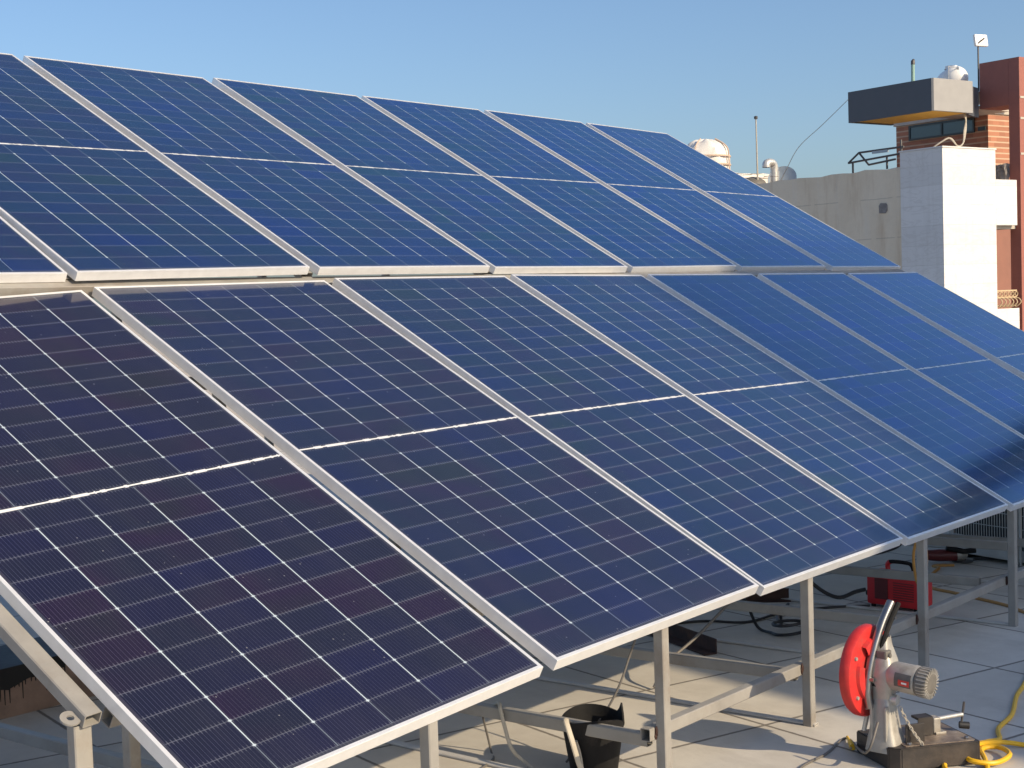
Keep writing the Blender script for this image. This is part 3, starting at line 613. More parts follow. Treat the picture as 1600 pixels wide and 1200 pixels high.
cable('extension_cord', [g(6.1, 0.84), g(6.02, 0.93), g(5.98, 0.88), g(5.84, 0.85), g(5.55, 0.78), g(5.37, 0.66), g(5.31, 0.535), g(5.25, 0.42), g(5.12, 0.18), g(5.01, 0.06), g(4.8, -0.2), g(4.7, -0.5)], 0.0085, M['orange'], 'dusty orange cable lying straight across the shaded tiles between the right hand posts', 'extension cord')
cable('hanging_cable', [(4.03, 0.15, -0.06), (4.03, 0.15, -0.16), (4.05, 0.16, -0.25), (4.09, 0.17, -0.29), (4.10, 0.16, -0.20), (4.06, 0.15, -0.08), (4.02, 0.16, -0.07), (4.01, 0.18, -0.15), (4.06, 0.19, -0.27), (4.12, 0.19, -0.30)], 0.0065, M['orange'], 'ochre cable hanging in a loop above the red welder', 'cable')
cable('hanging_cable', [(4.5, 0.22, -0.06), (4.58, 0.45, -0.16), (4.50, 0.70, -0.20), (4.52, 0.85, -0.27), (4.64, 0.72, -0.30), (4.60, 0.50, -0.22), (4.66, 0.62, -0.16), (4.45, 0.9, -0.10), (4.4, 1.0, -0.05)], 0.007, M['cable'], 'tangled black wires hanging under the panels above the red welder', 'cable')
cable('welding_cable', [(4.35, 1.05, -0.12), (4.45, 1.02, -0.30), (4.56, 0.93, -0.45), (4.66, 0.86, -0.52), (4.74, 0.80, -0.50), (4.77, 0.76, -0.49)], 0.010, M['cable'], 'thick black cable drooping down to the left side of the red welder', 'cable')
cable('ground_cable', [g(4.77, 0.74), g(4.66, 0.86), g(4.40, 1.02), g(4.10, 1.06), g(3.98, 1.27), g(3.5, 1.5)], 0.006, M['cable'], 'thin black cable across the shaded tiles from the welder to the steel offcut', 'cable')
lp_pts = [(3.98, 1.12, -0.28), (3.985, 1.00, -0.42), g(3.98, 0.93, 0.02), g(3.95, 0.84)] + [g(4.02 + 0.115 * math.cos(t), 0.775 + 0.075 * math.sin(t), 0.008 + 0.004 * i) for i, t in enumerate([2.4 + 0.6 * j for j in range(20)])] + [g(4.15, 0.90), g(4.30, 1.0), g(4.6, 1.1)]
cable('cable_loop', lp_pts, 0.0075, M['cable'], 'black cable lying in a small loop on the shaded tiles behind the saw', 'cable')
p = under('L1', 1.0, 0.28); cable('hanging_wire', [tuple(p), (2.10, 0.33, -0.12), (2.09, 0.36, -0.20), (2.05, 0.38, -0.30), (2.00, 0.42, -0.40), (1.9, 0.5, fz(1.9) + 0.01)], 0.004, M['greyCable'], 'thin grey wire dangling from the second panel above the black bucket', 'wire')
cable('hanging_wire', [(3.55, 0.55, -0.05), (3.35, 0.62, -0.20), (3.12, 0.72, -0.38), (2.98, 0.78, -0.47), (2.9, 0.80, fz(2.9) + 0.01)], 0.006, M['greyCable'], 'grey wire slanting down in front of the rusty steel offcut', 'wire')
cable('tied_cable', [(1.86, 0.80, -0.385), (1.845, 0.76, -0.372), (1.82, 0.715, -0.352), (1.797, 0.69, -0.365), (1.792, 0.67, -0.42), (1.79, 0.64, -0.49), g(1.74, 0.54, 0.012), g(1.66, 0.40), g(1.52, 0.25), g(1.3, 0.1)], 0.0065, M['paleCable'], 'pale cream cable tied over the cross tube and trailing to the sunlit floor', 'cable')
cable('floor_wire', [g(1.20, 0.72), g(1.40, 0.66), g(1.55, 0.63), g(1.72, 0.67), g(1.80, 0.74), (1.83, 0.80, -0.40)], 0.004, M['greyCable'], 'thin brown wire curving over the sunlit floor behind the tied cable', 'wire')

# ------------------------------------------------------------------ bucket
bx, by = gp(1.83, 0.335)
bu = empty('rubber_bucket', (bx, by, fz(bx)), rad(20), label='worn black rubber bucket with a torn rim standing under the second panel', cat='bucket'); bu.scale = (0.94, 0.94, 1.0)
bm = new(); rings = []
prof = [(0.0, 0.012), (0.075, 0.0), (0.085, 0.01), (0.098, 0.08), (0.110, 0.16), (0.114, 0.185), (0.108, 0.186), (0.104, 0.16), (0.092, 0.08), (0.078, 0.02), (0.0, 0.02)]
for r, z in prof:
    if r == 0: rings.append([bm.verts.new((0, 0, z))]); continue
    rg = []
    for k in range(40):
        t = 2 * math.pi * k / 40; zz = z
        if z > 0.14:
            w = (z - 0.14) / 0.046
            zz += w * (0.010 * math.sin(2 * t + 0.6) + 0.042 * math.exp(-((t - 5.35) / 0.16) ** 2) - 0.022 * math.exp(-((t - 4.9) / 0.25) ** 2))
        rr = r * (1 + 0.03 * math.sin(2 * t + z * 9)); rg.append(bm.verts.new((rr * math.cos(t), rr * math.sin(t), zz)))
    rings.append(rg)
for A, B in zip(rings, rings[1:]):
    for k in range(40):
        j = (k + 1) % 40
        if len(A) == 1: bm.faces.new((A[0], B[k], B[j]))
        elif len(B) == 1: bm.faces.new((A[k], A[j], B[0]))
        else: bm.faces.new((A[k], A[j], B[j], B[k]))
link('bucket_body', bm, M['blackpl'], bu, True)
bm = new(); ptube(bm, spline([(-0.09, 0.06, 0.185), (-0.125, 0.06, 0.20), (-0.15, 0.035, 0.15), (-0.14, 0.015, 0.07), (-0.115, 0.01, 0.04), (-0.105, 0.02, 0.09), (-0.112, 0.03, 0.13)], 6), 0.010, 8, flat=0.5); link('rope_handle', bm, M['paleCable'], bu, True)

# ------------------------------------------------------------------ red welder, grinder, offcuts
wx_, wy_ = gp(4.785, 0.765)
we = empty('welding_machine', (wx_, wy_, fz(wx_)), rad(-97), label='red inverter welding machine with a top handle on the tiles behind the post', cat='welder')
bm = new(); box(bm, 0.0, 0.30, 0.0, 0.135, 0.012, 0.178, bevel=0.018); link('case', bm, M['welder_red'], we, True)
bm = new(); box(bm, 0.050, 0.125, -0.003, 0.004, 0.045, 0.150, bevel=0.002); link('side_vent', bm, M['darkred'], we)
bm = new()
for k in range(8): box(bm, 0.155, 0.27, -0.002, 0.003, 0.05 + k * 0.012, 0.054 + k * 0.012)
link('louvre', bm, M['darkred'], we)
bm = new(); ptube(bm, spline([(0.09, 0.067, 0.172), (0.085, 0.067, 0.215), (0.11, 0.067, 0.228), (0.20, 0.067, 0.228), (0.225, 0.067, 0.212), (0.235, 0.067, 0.172)], 6), 0.010, 10); hd = link('handle', bm, M['blackpl'], we, True)
bm = new(); ptube(bm, spline([(0.09, 0.067, 0.172), (0.085, 0.067, 0.212), (0.10, 0.067, 0.226)], 5), 0.0125, 10); link('handle_mount', bm, M['welder_red'], we, True)
bm = new()
for x in (0.03, 0.27):
    for y in (0.02, 0.115): rod(bm, (x, y, 0), (x, y, 0.016), 0.012, 10)
link('foot', bm, M['blackpl'], we)
bm = new(); rod(bm, (-0.02, 0.04, 0.06), (0.004, 0.04, 0.06), 0.014, 12); rod(bm, (-0.02, 0.09, 0.06), (0.004, 0.09, 0.06), 0.014, 12); link('socket', bm, M['jbox'], we)

wx_, wy_ = gp(6.19, 0.93)
gr = empty('angle_grinder', (wx_, wy_, fz(wx_)), rad(-52), label='dark red and black angle grinder lying on the tiles beside the air conditioner', cat='angle grinder')
bm = new(); ptube(bm, spline([(-0.15, 0.01, 0.075), (-0.13, 0.005, 0.06), (-0.10, 0, 0.05), (-0.05, 0, 0.046), (0.03, 0, 0.045), (0.07, 0, 0.045)], 5), [0.014, 0.016, 0.018, 0.020, 0.021, 0.022, 0.024, 0.026, 0.028, 0.029, 0.030, 0.031, 0.032, 0.033, 0.034, 0.035, 0.036, 0.036, 0.036, 0.036, 0.036, 0.036, 0.036, 0.036, 0.036, 0.034][:26], 14); link('motor_body', bm, M['darkred'], gr, True)
bm = new(); ptube(bm, [V(0.065, 0, 0.045), V(0.085, 0, 0.047), V(0.115, 0, 0.046), V(0.130, 0, 0.043)], [0.037, 0.038, 0.032, 0.016], 14); link('gear_head', bm, M['castgrey'], gr, True)
bm = new(); rod(bm, (0.10, -0.035, 0.07), (0.0, -0.03, 0.095), 0.016, 12); rod(bm, (0.10, -0.035, 0.07), (0.17, -0.035, 0.075), 0.016, 12); link('side_handle', bm, M['blackpl'], gr, True)
bm = new(); lathe(bm, [(0.0, 0.004), (0.062, 0.004), (0.062, 0.007), (0.02, 0.010), (0.02, 0.02), (0, 0.02)], 28, Matrix.Translation((0.105, 0.01, 0.0))); link('disc', bm, M['darkmetal'], gr, True)
bm = new(); ptube(bm, spline([(0.17, 0.01, 0.012), (0.26, 0.03, 0.012), (0.36, 0.0, 0.012)], 5), 0.008, 8); link('power_cord', bm, M['cable'], gr, True)

def angle_bar(name, p, q, w, t, mat, label, cat):
    p, q = V(*p), V(*q); L = (q - p).length; ang = math.atan2((q - p).y, (q - p).x)
    bm = new(); prism(bm, [(0, 0), (w, 0), (w, t), (t, t), (t, w), (0, w)], L, axes((0, 1, 0), (0, 0, 1), (1, 0, 0), (0, 0, 0)))
    o = link(name, bm, mat, None); o.location = p; o.rotation_euler = (0, 0, ang); return tag(o, label, cat)
angle_bar('steel_offcut', g(3.47, 0.845, 0.002), g(3.80, 1.50, 0.002), 0.066, 0.006, M['rust'], 'dark rusty steel angle offcut lying on the shaded tiles behind the cross tube', 'steel bar')
angle_bar('steel_offcut', g(4.72, 1.16, 0.002), g(4.45, 1.50, 0.002), 0.06, 0.006, M['rust'], 'short rusty steel channel piece lying farther back under the third panel', 'steel bar')

# ------------------------------------------------------------------ outdoor air conditioner beyond the grinder
wx_, wy_ = gp(6.455, 0.995)
ac = empty('air_conditioner', (wx_, wy_, fz(wx_)), rad(-90 - 20), label='outdoor air conditioner with a wire coil guard at the right edge under the panels', cat='air conditioner')
LEN = 0.92
bm = new(); box(bm, 0.0, LEN, 0.0, 0.34, 0.05, 0.56, bevel=0.006); link('casing', bm, M['acfin'], ac)
for xa in (-0.012, LEN - 0.03): bm = new(); box(bm, xa, xa + 0.040, -0.012, 0.345, 0.04, 0.57, bevel=0.004); link('corner_panel', bm, M['acwhite'], ac)
bm = new(); box(bm, -0.014, LEN + 0.012, -0.016, 0.348, 0.03, 0.095, bevel=0.004); link('base_pan', bm, M['acwhite'], ac)
bm = new(); box(bm, -0.014, LEN + 0.012, -0.016, 0.348, 0.56, 0.59, bevel=0.004); link('top_cover', bm, M['acwhite'], ac)
bm = new()
for k in range(44): x = 0.045 + k * (LEN - 0.09) / 43; rod(bm, (x, -0.010, 0.10), (x, -0.010, 0.555), 0.0022, 6)
for z in (0.14, 0.22, 0.30, 0.38, 0.46, 0.54): rod(bm, (0.03, -0.014, z), (LEN - 0.03, -0.014, z), 0.002, 6)
link('coil_guard', bm, M['galv'], ac)
bm = new()
for x in (0.06, LEN - 0.1): box(bm, x, x + 0.05, 0.02, 0.32, 0.0, 0.03)
link('foot', bm, M['blackpl'], ac)
bm = new()
for x in (0.53, 0.555): rod(bm, (x, -0.05, 0.02), (x, -0.05, 0.50), 0.008, 10)
box(bm, 0.505, 0.62, -0.055, -0.045, 0.13, 0.165); rod(bm, (0.60, -0.05, 0.01), (0.60, -0.05, 0.13), 0.014, 10)
link('pipe', bm, M['acwhite'], ac)

# ------------------------------------------------------------------ kerb with tar, blue can at left
kb = empty('roof_kerb', (0.0, 2.63, fz(0)), label='low weathered mortar kerb with black tar dripping down it at the bottom left', cat='kerb')
bm = new(); rngs = []
def kfz(x): return fz(x) - fz(0)
bm = new(); box(bm, -5.0, 2.4, 0.0, 0.35, -0.06, 0.155, bevel=0.015); link('kerb_body', bm, M['kerb'], kb)
bm = new(); poly = [(-5.0, 0.165)]; x = -5.0; rr = random.Random(3)
low = []
while x < 2.4:
    x2 = x + rr.uniform(0.003, 0.007); x3 = x2 + rr.uniform(0.004, 0.022); lv = 0.118 + 0.018 * math.sin(x * 9) + 0.012 * math.sin(x * 31); d = lv - rr.choice((0.008, 0.012, 0.02, 0.03, 0.05, 0.075)) * rr.uniform(0.7, 1.2)
    low.append((x, lv)); low.append((x + 0.35 * (x2 - x), d)); low.append((x + 0.65 * (x2 - x), d - 0.003)); low.append((x2, lv - 0.002)); low.append((x3, lv + rr.uniform(-0.006, 0.006))); x = x3 + 0.001
poly = [(-5.0, 0.170)] + low + [(2.4, 0.170)]
tops = [bm.verts.new((x_, -0.003, 0.172)) for x_, d in low]; bots = [bm.verts.new((x_, -0.003, d)) for x_, d in low]
tb = [bm.verts.new((x_, 0.36, 0.172)) for x_, d in low]; bb = [bm.verts.new((x_, 0.001, d)) for x_, d in low]
for i in range(len(low) - 1):
    bm.faces.new((tops[i], bots[i], bots[i + 1], tops[i + 1])); bm.faces.new((tops[i], tops[i + 1], tb[i + 1], tb[i])); bm.faces.new((bots[i], bb[i], bb[i + 1], bots[i + 1]))
link('tar_coat', bm, M['tar'], kb)
cn = empty('water_can', (1.15, 2.80, fz(0) + 0.174), rad(10), label='blue plastic can with a dark tap lying on the tarred kerb', cat='can')
bm = new(); box(bm, -0.35, 0.11, 0.02, 0.20, 0.0, 0.085, bevel=0.02); link('can_body', bm, M['bluepl'], cn, True)
bm = new(); rod(bm, (0.03, 0.06, 0.08), (0.03, 0.06, 0.135), 0.008, 8); ptube(bm, spline([(-0.03, 0.06, 0.12), (0.0, 0.06, 0.14), (0.03, 0.06, 0.143), (0.06, 0.06, 0.128)], 5), 0.008, 8); link('tap', bm, M['jbox'], cn, True)

# ------------------------------------------------------------------ neighbouring houses (local frame: x along the sunny face, y back along the shaded face)
OX, OY = 30.8815, 10.9152
def bld(name, **kw): return empty(name, (OX, OY, 0), A16, **kw)
def bp(name, bm, mat, parent, smooth=False): return link(name, bm, mat, parent, smooth)
nh = bld('neighbour_house', label='brick topped house with a pale stone clad pillar, balconies and a red brown portal', cat='house')
bm = new(); box(bm, 0.0, 1.95, 0.0, 1.22, -13.4, 4.13); pil = bp('stone_pillar', bm, M['marble'], nh)
bm = new(); box(bm, -0.02, 1.97, -0.02, 1.24, 4.134, 4.165); bp('coping', bm, M['marble'], pil)
bm = new(); box(bm, 1.954, 2.76, 0.0, 0.14, 2.36, 3.44); box(bm, 2.62, 2.76, 0.144, 0.9, 2.36, 3.44); bp('balcony_parapet', bm, M['marble'], nh)
bm = new(); box(bm, 1.954, 2.80, 0.0, 0.14, -2.2, 0.37); bp('balcony_parapet', bm, M['marble'], nh)
bm = new(); box(bm, 1.954, 2.9, 0.144, 1.596, 2.28, 2.36); bp('balcony_floor', bm, M['beige'], nh)
bm = new(); box(bm, 1.954, 2.9, 0.144, 1.596, -0.6, -0.5); bp('balcony_floor', bm, M['beige'], nh)
bm = new(); box(bm, 1.954, 9.0, 1.6, 9.0, -13.4, 3.44); bp('balcony_back_wall', bm, M['brownwall'], nh)
bm = new()
for z in (0.42, 0.62, 0.78): box(bm, 1.96, 2.80, 0.06, 0.09, z, z + 0.035)
for k in range(6):
    x = 2.02 + k * 0.145
    ptube(bm, spline([(x, 0.075, 0.63), (x + 0.05, 0.0, 0.60), (x + 0.07, -0.04, 0.52), (x + 0.03, 0.0, 0.45), (x + 0.0, 0.07, 0.40)], 4), 0.016, 6)
    ptube(bm, [V(x + 0.05 + 0.05 * math.cos(t), 0.075, 0.715 + 0.05 * math.sin(t)) for t in [2 * math.pi * j / 10 for j in range(10)]], 0.012, 6, closed=True)
bp('balcony_railing', bm, M['cream_iron'], nh, True)
HX, HY = 4.40, 2.0
bm = new(); box(bm, HX, HX + 4.5, HY, 4.97, 3.445, 5.33); hw = bp('brick_wall', bm, M['brick'], nh)
bm = new(); box(bm, HX - 0.05, HX + 4.5, HY - 0.05, 5.02, 5.334, 5.56); bp('wall_header', bm, M['beige'], nh)
bm = new(); box(bm, HX + 0.02, HX + 4.4, HY - 0.05, HY - 0.004, 3.445, 3.80); bp('ornament_course', bm, M['brick'], nh)
bm = new(); w0, w1, z0, z1 = 2.40, 4.52, 4.90, 5.30
for y0_, y1_, za, zb in ((w0, w1, z0, z0 + 0.05), (w0, w1, z1 - 0.05, z1), (w0, w0 + 0.05, z0 + 0.05, z1 - 0.05), (w1 - 0.05, w1, z0 + 0.05, z1 - 0.05), (3.40, 3.46, z0 + 0.05, z1 - 0.05)):
    box(bm, HX - 0.04, HX - 0.005, y0_, y1_, za, zb)
wf = bp('window', bm, M['winframe'], nh)
bm = new(); box(bm, HX - 0.02, HX - 0.006, w0 + 0.05, w1 - 0.05, z0 + 0.05, z1 - 0.05); bp('pane', bm, M['glass'], wf)
bm = new(); box(bm, HX - 0.05, HX - 0.006, 2.05, 2.28, 4.92, 5.02); bp('wall_vent', bm, M['winframe'], nh)
# canopy: deep fascia box, timber soffit set up inside it
bm = new(); box(bm, 0.28, 0.36, 0.50, 3.02, 5.04, 5.79); cnp = bp('canopy_fascia', bm, M['darkclad'], nh)
bm = new(); box(bm, 0.364, 1.80, 0.50, 0.58, 5.05, 5.80); bp('canopy_front', bm, M['greyclad'], nh)
bm = new(); cpts = [(1.804 + 1.10 * (j / 10) ** 1.0, 0.54 + 0.62 * (j / 10) ** 0.55) for j in range(11)]
for (xa, ya), (xb, yb) in zip(cpts, cpts[1:]):
    vs = [bm.verts.new(p) for p in ((xa, ya, 5.07), (xb, yb, 5.07), (xb, yb, 5.79), (xa, ya, 5.79), (xa - .03, ya + .07, 5.07), (xb - .03, yb + .07, 5.07), (xb - .03, yb + .07, 5.79), (xa - .03, ya + .07, 5.79))]
    for q in ((0, 1, 2, 3), (5, 4, 7, 6), (0, 4, 5, 1), (3, 2, 6, 7)): bm.faces.new([vs[i] for i in q])
bmesh.ops.remove_doubles(bm, verts=bm.verts[:], dist=0.0005)
bp('canopy_curve', bm, M['darkclad'], nh, True)
bm = new(); box(bm, 0.364, 1.86, 2.94, 3.02, 5.04, 5.79); bp('canopy_fascia', bm, M['darkclad'], nh)
bm = new(); box(bm, 0.364, 1.78, 0.584, 2.936, 5.065, 5.10); bp('canopy_soffit', bm, M['wood'], nh)
bm = new(); box(bm, 1.90, 4.34, 1.30, 2.93, 5.30, 5.34); bp('wall_soffit', bm, M['beige'], nh)
bm = new(); box(bm, 0.364, 1.78, 0.584, 2.936, 5.70, 5.74); box(bm, 1.784, 5.2, 1.30, 2.936, 5.70, 5.74); bp('canopy_roof', bm, M['greyclad'], nh)
bm = new(); box(bm, 2.91, 3.75, 0.0, 0.30, -13.4, 6.38); box(bm, 2.91, 3.75, 0.304, 1.13, 5.27, 6.38); prt = bp('portal', bm, M['redstone'], nh)
for z in (4.05, 4.9, 5.4): bm = new(); box(bm, 2.93, 3.73, -0.012, -0.002, z, z + 0.05); bp('portal_band', bm, M['beige'], nh)
bm = new(); r3 = random.Random(5); box(bm, 2.77, 2.93, 0.32, 0.62, 3.445, 3.85)
bmesh.ops.subdivide_edges(bm, edges=bm.edges[:], cuts=5, use_grid_fill=True)
for v in bm.verts: v.co += V(r3.uniform(-.03, .03), r3.uniform(-.03, .03), r3.uniform(-.03, .03))
bp('broken_pier', bm, M['rubble'], nh)

wt = bld('water_tank', label='white plastic water tank lying on the canopy roof beside the red brown portal', cat='water tank')
bm = new(); lathe(bm, [(0, -0.62), (0.14, -0.60), (0.24, -0.54), (0.30, -0.44), (0.315, -0.32), (0.315, 0.42), (0.29, 0.54), (0.2, 0.60), (0, 0.62)], 32, Matrix.Translation((3.05, 2.05, 6.10)) @ Matrix.Rotation(rad(50), 4, 'Z') @ axes((0, 1, 0), (0, 0, 1), (1, 0, 0), (0, 0, 0))); bp('tank_body', bm, M['whitepl'], wt, True)
bm = new(); lathe(bm, [(0, 0.08), (0.15, 0.08), (0.16, 0.0), (0.18, 0.0)], 24, Matrix.Translation((3.15, 2.15, 6.405))); bp('lid', bm, M['whitepl'], wt, True)
bm = new(); rod(bm, (2.70, 1.62, 6.32), (2.78, 1.62, 6.32), 0.05, 14); bp('inlet_cap', bm, M['whitepl'], wt, True)
bm = new(); ptube(bm, [V(2.2, 1.5, 5.745), V(2.2, 1.5, 6.32), V(2.205, 1.5, 6.325), V(2.70, 1.61, 6.325)], 0.012, 6); bp('inlet_pipe', bm, M['galv'], wt)
an = bld('dish_antenna', label='small square white dish antenna on a thin pole above the water tank', cat='antenna')
bm = new(); rod(bm, (3.10, 1.3, 5.745), (3.10, 1.3, 6.86), 0.02, 8); bp('mast', bm, M['darkmetal'], an)
bm = new(); DM = Matrix.Translation((3.16, 1.27, 6.98)) @ Matrix.Rotation(rad(-12), 4, 'Z') @ Matrix.Rotation(rad(80), 4, 'X')
box(bm, -0.20, 0.20, -0.155, 0.155, -0.045, 0.045, bevel=0.043); bmesh.ops.transform(bm, matrix=DM, verts=bm.verts[:]); bp('dish', bm, M['whitepl'], an, True)
bm = new(); rod(bm, DM @ V(-0.13, -0.09, 0.035), DM @ V(0.02, 0.02, 0.12), 0.018, 8); bp('feed_arm', bm, M['darkmetal'], an)
vp = bld('vent_pipe', label='thin pale green vent pipe with a dark tip standing on the dark canopy', cat='pipe')
bm = new(); rod(bm, (0.86, 1.5, 5.745), (0.87, 1.5, 6.28), 0.045, 10); bp('pipe', bm, M['greenpipe'], vp, True)
bm = new(); ptube(bm, [V(0.87, 1.5, 6.281), V(0.875, 1.5, 6.36), V(0.90, 1.5, 6.40)], [0.05, 0.05, 0.03], 10); bp('cowl', bm, M['darkmetal'], vp, True)
hc = bld('hanging_cable', label='bundle of pale cables hanging from the canopy past the high window', cat='cable')
bm = new()
for k in range(3): ptube(bm, spline([(1.72 + k * .03, 0.70, 5.06), (1.66, 0.60, 4.85), (1.45 - k * .03, 0.45, 4.6), (1.15, 0.3, 4.30), (0.95, 0.3, 4.22), (0.72 + k * 0.02, 0.35, 4.40), (0.55, 0.45, 4.32), (0.40, 0.6, 4.18)], 6), 0.018, 6)
bp('strand', bm, M['paleCable'], hc, True)

cb = bld('concrete_building', label='lower stained plaster building wall between the panels and the stone pillar', cat='building')
bm = new(); box(bm, 0.05, 0.30, 1.244, 16.0, -13.4, 3.80)
bmesh.ops.subdivide_edges(bm, edges=[e for e in bm.edges if abs(e.verts[0].co.y - e.verts[1].co.y) > 5], cuts=40)
r4 = random.Random(9)
for v in bm.verts:
    if v.co.z > 3.7: v.co.z += r4.uniform(-0.03, 0.03)
bp('wall', bm, M['concrete'], cb)
bm = new(); box(bm, 0.304, 12, 3.6, 16, -13.4, 3.35); bp('roof', bm, M['beige'], cb)
bm = new(); prism(bm, [(1.90, 2.75), (1.72, 2.74), (1.66, 2.80), (1.66, 2.93), (1.70, 2.98), (1.86, 2.99), (1.91, 2.93)], 0.03, axes((0, 1, 0), (0, 0, 1), (1, 0, 0), (0.03, 0, 0))); bp('grey_patch', bm, M['rubble'], cb)
sr = bld('roof_railing', label='dark iron railing leaning over the stained plaster wall', cat='railing')
bm = new(); T = lambda a, b_: rod(bm, (0.18, a[0], a[1]), (0.18, b_[0], b_[1]), 0.025, 8)
T((2.96, 4.05), (1.25, 4.13)); T((2.62, 4.27), (1.25, 4.28)); T((2.62, 4.27), (2.32, 3.95)); T((2.32, 3.95), (1.5, 4.01)); T((2.82, 3.80), (2.82, 4.055)); T((1.76, 3.80), (1.76, 4.10)); T((1.30, 3.8), (1.33, 4.45)); T((2.96, 4.05), (2.62, 4.27))
bp('rail', bm, M['darkmetal'], sr)
bm = new(); box(bm, 0.16, 0.20, 1.72, 2.20, 4.20, 4.262); bp('plank', bm, M['dishblue'], sr)

bm = new(); mast = bld('whip_antenna', label='thin bare mast with a dark tip standing left of the bent duct', cat='antenna')
rod(bm, (2.12, 8.0, 3.354), (2.10, 8.0, 5.80), 0.028, 8, 0.018); bp('mast', bm, M['paleCable'], mast)
bm = new(); lathe(bm, [(0, 0), (0.05, 0.0), (0.055, 0.07), (0, 0.09)], 10, Matrix.Translation((2.10, 8, 5.801))); bp('tip', bm, M['darkmetal'], mast)
du = bld('bent_duct', label='galvanised bent air duct rising from the neighbouring roof', cat='duct')
bm = new(); ptube(bm, spline([(2.78, 8.0, 3.354), (2.78, 8.0, 4.2), (2.78, 8.0, 4.45), (2.74, 8.0, 4.56), (2.64, 8, 4.60), (2.52, 8, 4.585), (2.47, 8.0, 4.54), (2.46, 8, 4.46)], 5), 0.115, 16, cap=False); bp('duct_bend', bm, M['galv'], du, True)
bm = new()
for z in (3.9, 4.2): lathe(bm, [(0.116, 0), (0.125, 0.01), (0.125, 0.04), (0.116, 0.05)], 20, Matrix.Translation((2.78, 8.0, z)))
bp('collar', bm, M['galv'], du, True)
sd = bld('satellite_dish', label='grey satellite dish seen from behind beside the bent duct', cat='satellite dish')
bm = new(); DM2 = Matrix.Translation((3.40, 8.3, 4.18)) @ Matrix.Rotation(rad(-60), 4, 'Z') @ Matrix.Rotation(rad(62), 4, 'X')
lathe(bm, [(0.0, -0.10), (0.18, -0.085), (0.33, -0.04), (0.42, 0.0), (0.425, 0.008), (0.33, -0.028), (0.18, -0.072), (0, -0.088)], 32, DM2); bp('reflector', bm, M['dishblue'], sd, True)
bm = new(); rod(bm, (3.42, 8.35, 3.354), (3.40, 8.3, 4.08), 0.03, 8); ptube(bm, spline([DM2 @ V(0, -0.40, 0), DM2 @ V(0, -0.30, 0.3), DM2 @ V(0, 0.0, 0.42)], 5), 0.015, 6); bp('bracket', bm, M['galv'], sd)
dv = bld('dome_vent', label='low dull round dome on the neighbouring roof below the thin mast', cat='dome')
bm = new(); lathe(bm, [(0.42, 3.354), (0.42, 3.95), (0.36, 4.08), (0.22, 4.18), (0, 4.22)], 28, Matrix.Translation((2.2, 8.3, 0))); bp('dome_body', bm, M['ventgrey'], dv, True)
tp = bld('covered_tank', label='roof tank wrapped in pale tarpaulin above the right end of the upper row', cat='tank')
bm = new(); vs = lathe(bm, [(0.66, 3.354), (0.66, 4.2), (0.655, 4.5), (0.64, 4.72), (0.58, 4.92), (0.46, 5.07), (0.30, 5.15), (0.12, 5.18), (0, 5.19)], 40, Matrix.Translation((0.42, 8.3, 0)))
r5 = random.Random(2)
for v in bm.verts:
    dx_, dy_ = v.co.x - 0.42, v.co.y - 8.3; a_ = math.atan2(dy_, dx_); s_ = 1 + 0.045 * math.sin(a_ * 7 + v.co.z * 3) + 0.03 * math.sin(a_ * 13 + 1 + v.co.z * 9) + r5.uniform(-.012, .012)
    v.co.x = 0.42 + dx_ * s_; v.co.y = 8.3 + dy_ * s_; v.co.z += 0.03 * math.sin(a_ * 5) + r5.uniform(-.015, .015)
bp('tarpaulin', bm, M['tarp'], tp, True)
bm = new()
for z in (4.45, 4.68): lathe(bm, [(0.69, z), (0.70, z + 0.01), (0.70, z + 0.04), (0.69, z + 0.05)], 40, Matrix.Translation((0.42, 8.3, 0)))
for k in range(4):
    a_ = k * math.pi / 2 + 0.4; ptube(bm, spline([(0.42 + 0.70 * math.cos(a_), 8.3 + 0.70 * math.sin(a_), 3.6), (0.42 + 0.70 * math.cos(a_), 8.3 + 0.70 * math.sin(a_), 4.65), (0.42 + 0.62 * math.cos(a_), 8.3 + 0.62 * math.sin(a_), 4.98), (0.42 + 0.3 * math.cos(a_), 8.3 + 0.3 * math.sin(a_), 5.20)], 5), 0.02, 6)
bp('strap', bm, M['strap'], tp)
tp2 = bld('covered_stack', label='low heap under pale tarpaulin on the neighbouring roof behind the dull dome', cat='heap')
bm = new(); box(bm, 1.35, 4.3, 9.2, 11.0, 3.354, 4.42, bevel=0.12); bmesh.ops.subdivide_edges(bm, edges=bm.edges[:], cuts=4, use_grid_fill=True)
for v in bm.verts: v.co += V(r5.uniform(-.04, .04), r5.uniform(-.04, .04), r5.uniform(-.05, .02))
bp('tarpaulin', bm, M['tarp'], tp2, True)
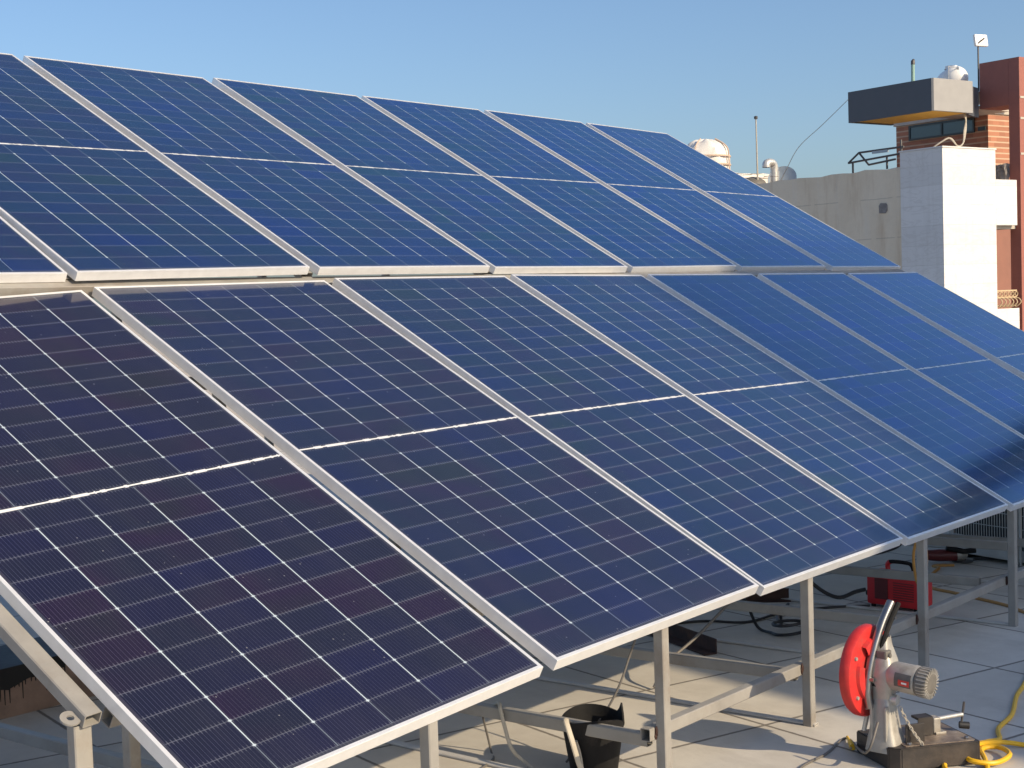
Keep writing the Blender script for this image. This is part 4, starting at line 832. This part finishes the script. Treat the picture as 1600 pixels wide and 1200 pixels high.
wc = bld('overhead_cable', label='thin cable sagging from the dark canopy corner down to the satellite dish', cat='cable')
bm = new(); ptube(bm, spline([(0.275, 3.0, 5.62), (-0.02, 3.6, 5.05), (0.2, 4.6, 4.62), (1.2, 6.0, 4.22), (3.0, 8.0, 4.05)], 8), 0.008, 6); bp('strand', bm, M['paleCable'], wc)

# ------------------------------------------------------------------ buildings on the sunny side, out of frame, that throw the shade over the right half
tanE, cosE, sinE = math.tan(SUN_EL), math.cos(SUN_EL), math.sin(SUN_EL); SX = math.tan(SUN_AZ)
def caster(name, corner, dist, width, depth, label, rz=0.0):
    """block whose near left top corner throws its shadow on the point `corner`"""
    P = V(*corner) + sdir * (dist / cosE)
    e = empty(name, (P.x, P.y, 0), rz, label=label, cat='building'); z = P.z
    bm = new(); box(bm, 0.1, width, -depth, -0.1, -13.4, z - 0.124); link('wall', bm, M['render2'], e)
    bm = new(); box(bm, 0, width + 0.1, -depth - 0.1, 0, z - 0.12, z); link('roof', bm, M['beige'], e)
    return e
def on(x, w): return (x, 0.0, w / cosE)
caster('tower_block', on(4.68, 1.95), 24.0, 1.20, 8.0, 'narrow sandy stair tower of the block across the street on the sunny side')
caster('tower_block', on(5.85, 2.38), 24.0, 18.0, 10.0, 'wide sandy main block across the street on the sunny side')
caster('stair_house', (3.38, 1.38, fz(3.3)), 11.5, 4.0, 5.0, 'low sandy stair house on the sunny side of the terrace', A16)
caster('stair_house', on(4.20, 0.10), 11.5, 5.0, 4.0, 'taller sandy stair house on the sunny side of the terrace')

tw = empty('tower', (35.0, 2.0, 0), label='tall narrow dark twin piers put out of frame to the right for their reflection', cat='building')  # unseen, added and shaped for the dark bands mirrored in the right panels
for ya, yb in ((0.16, 0.44), (0.66, 1.02)):
    bm = new(); box(bm, 0, 0.25, ya, yb, -13.4, 13.4); link('pier', bm, M['winframe'], tw)
bm = new(); box(bm, 0.05, 0.2, 0.444, 0.656, -13.4, 12.9); link('wall', bm, M['acwhite'], tw)
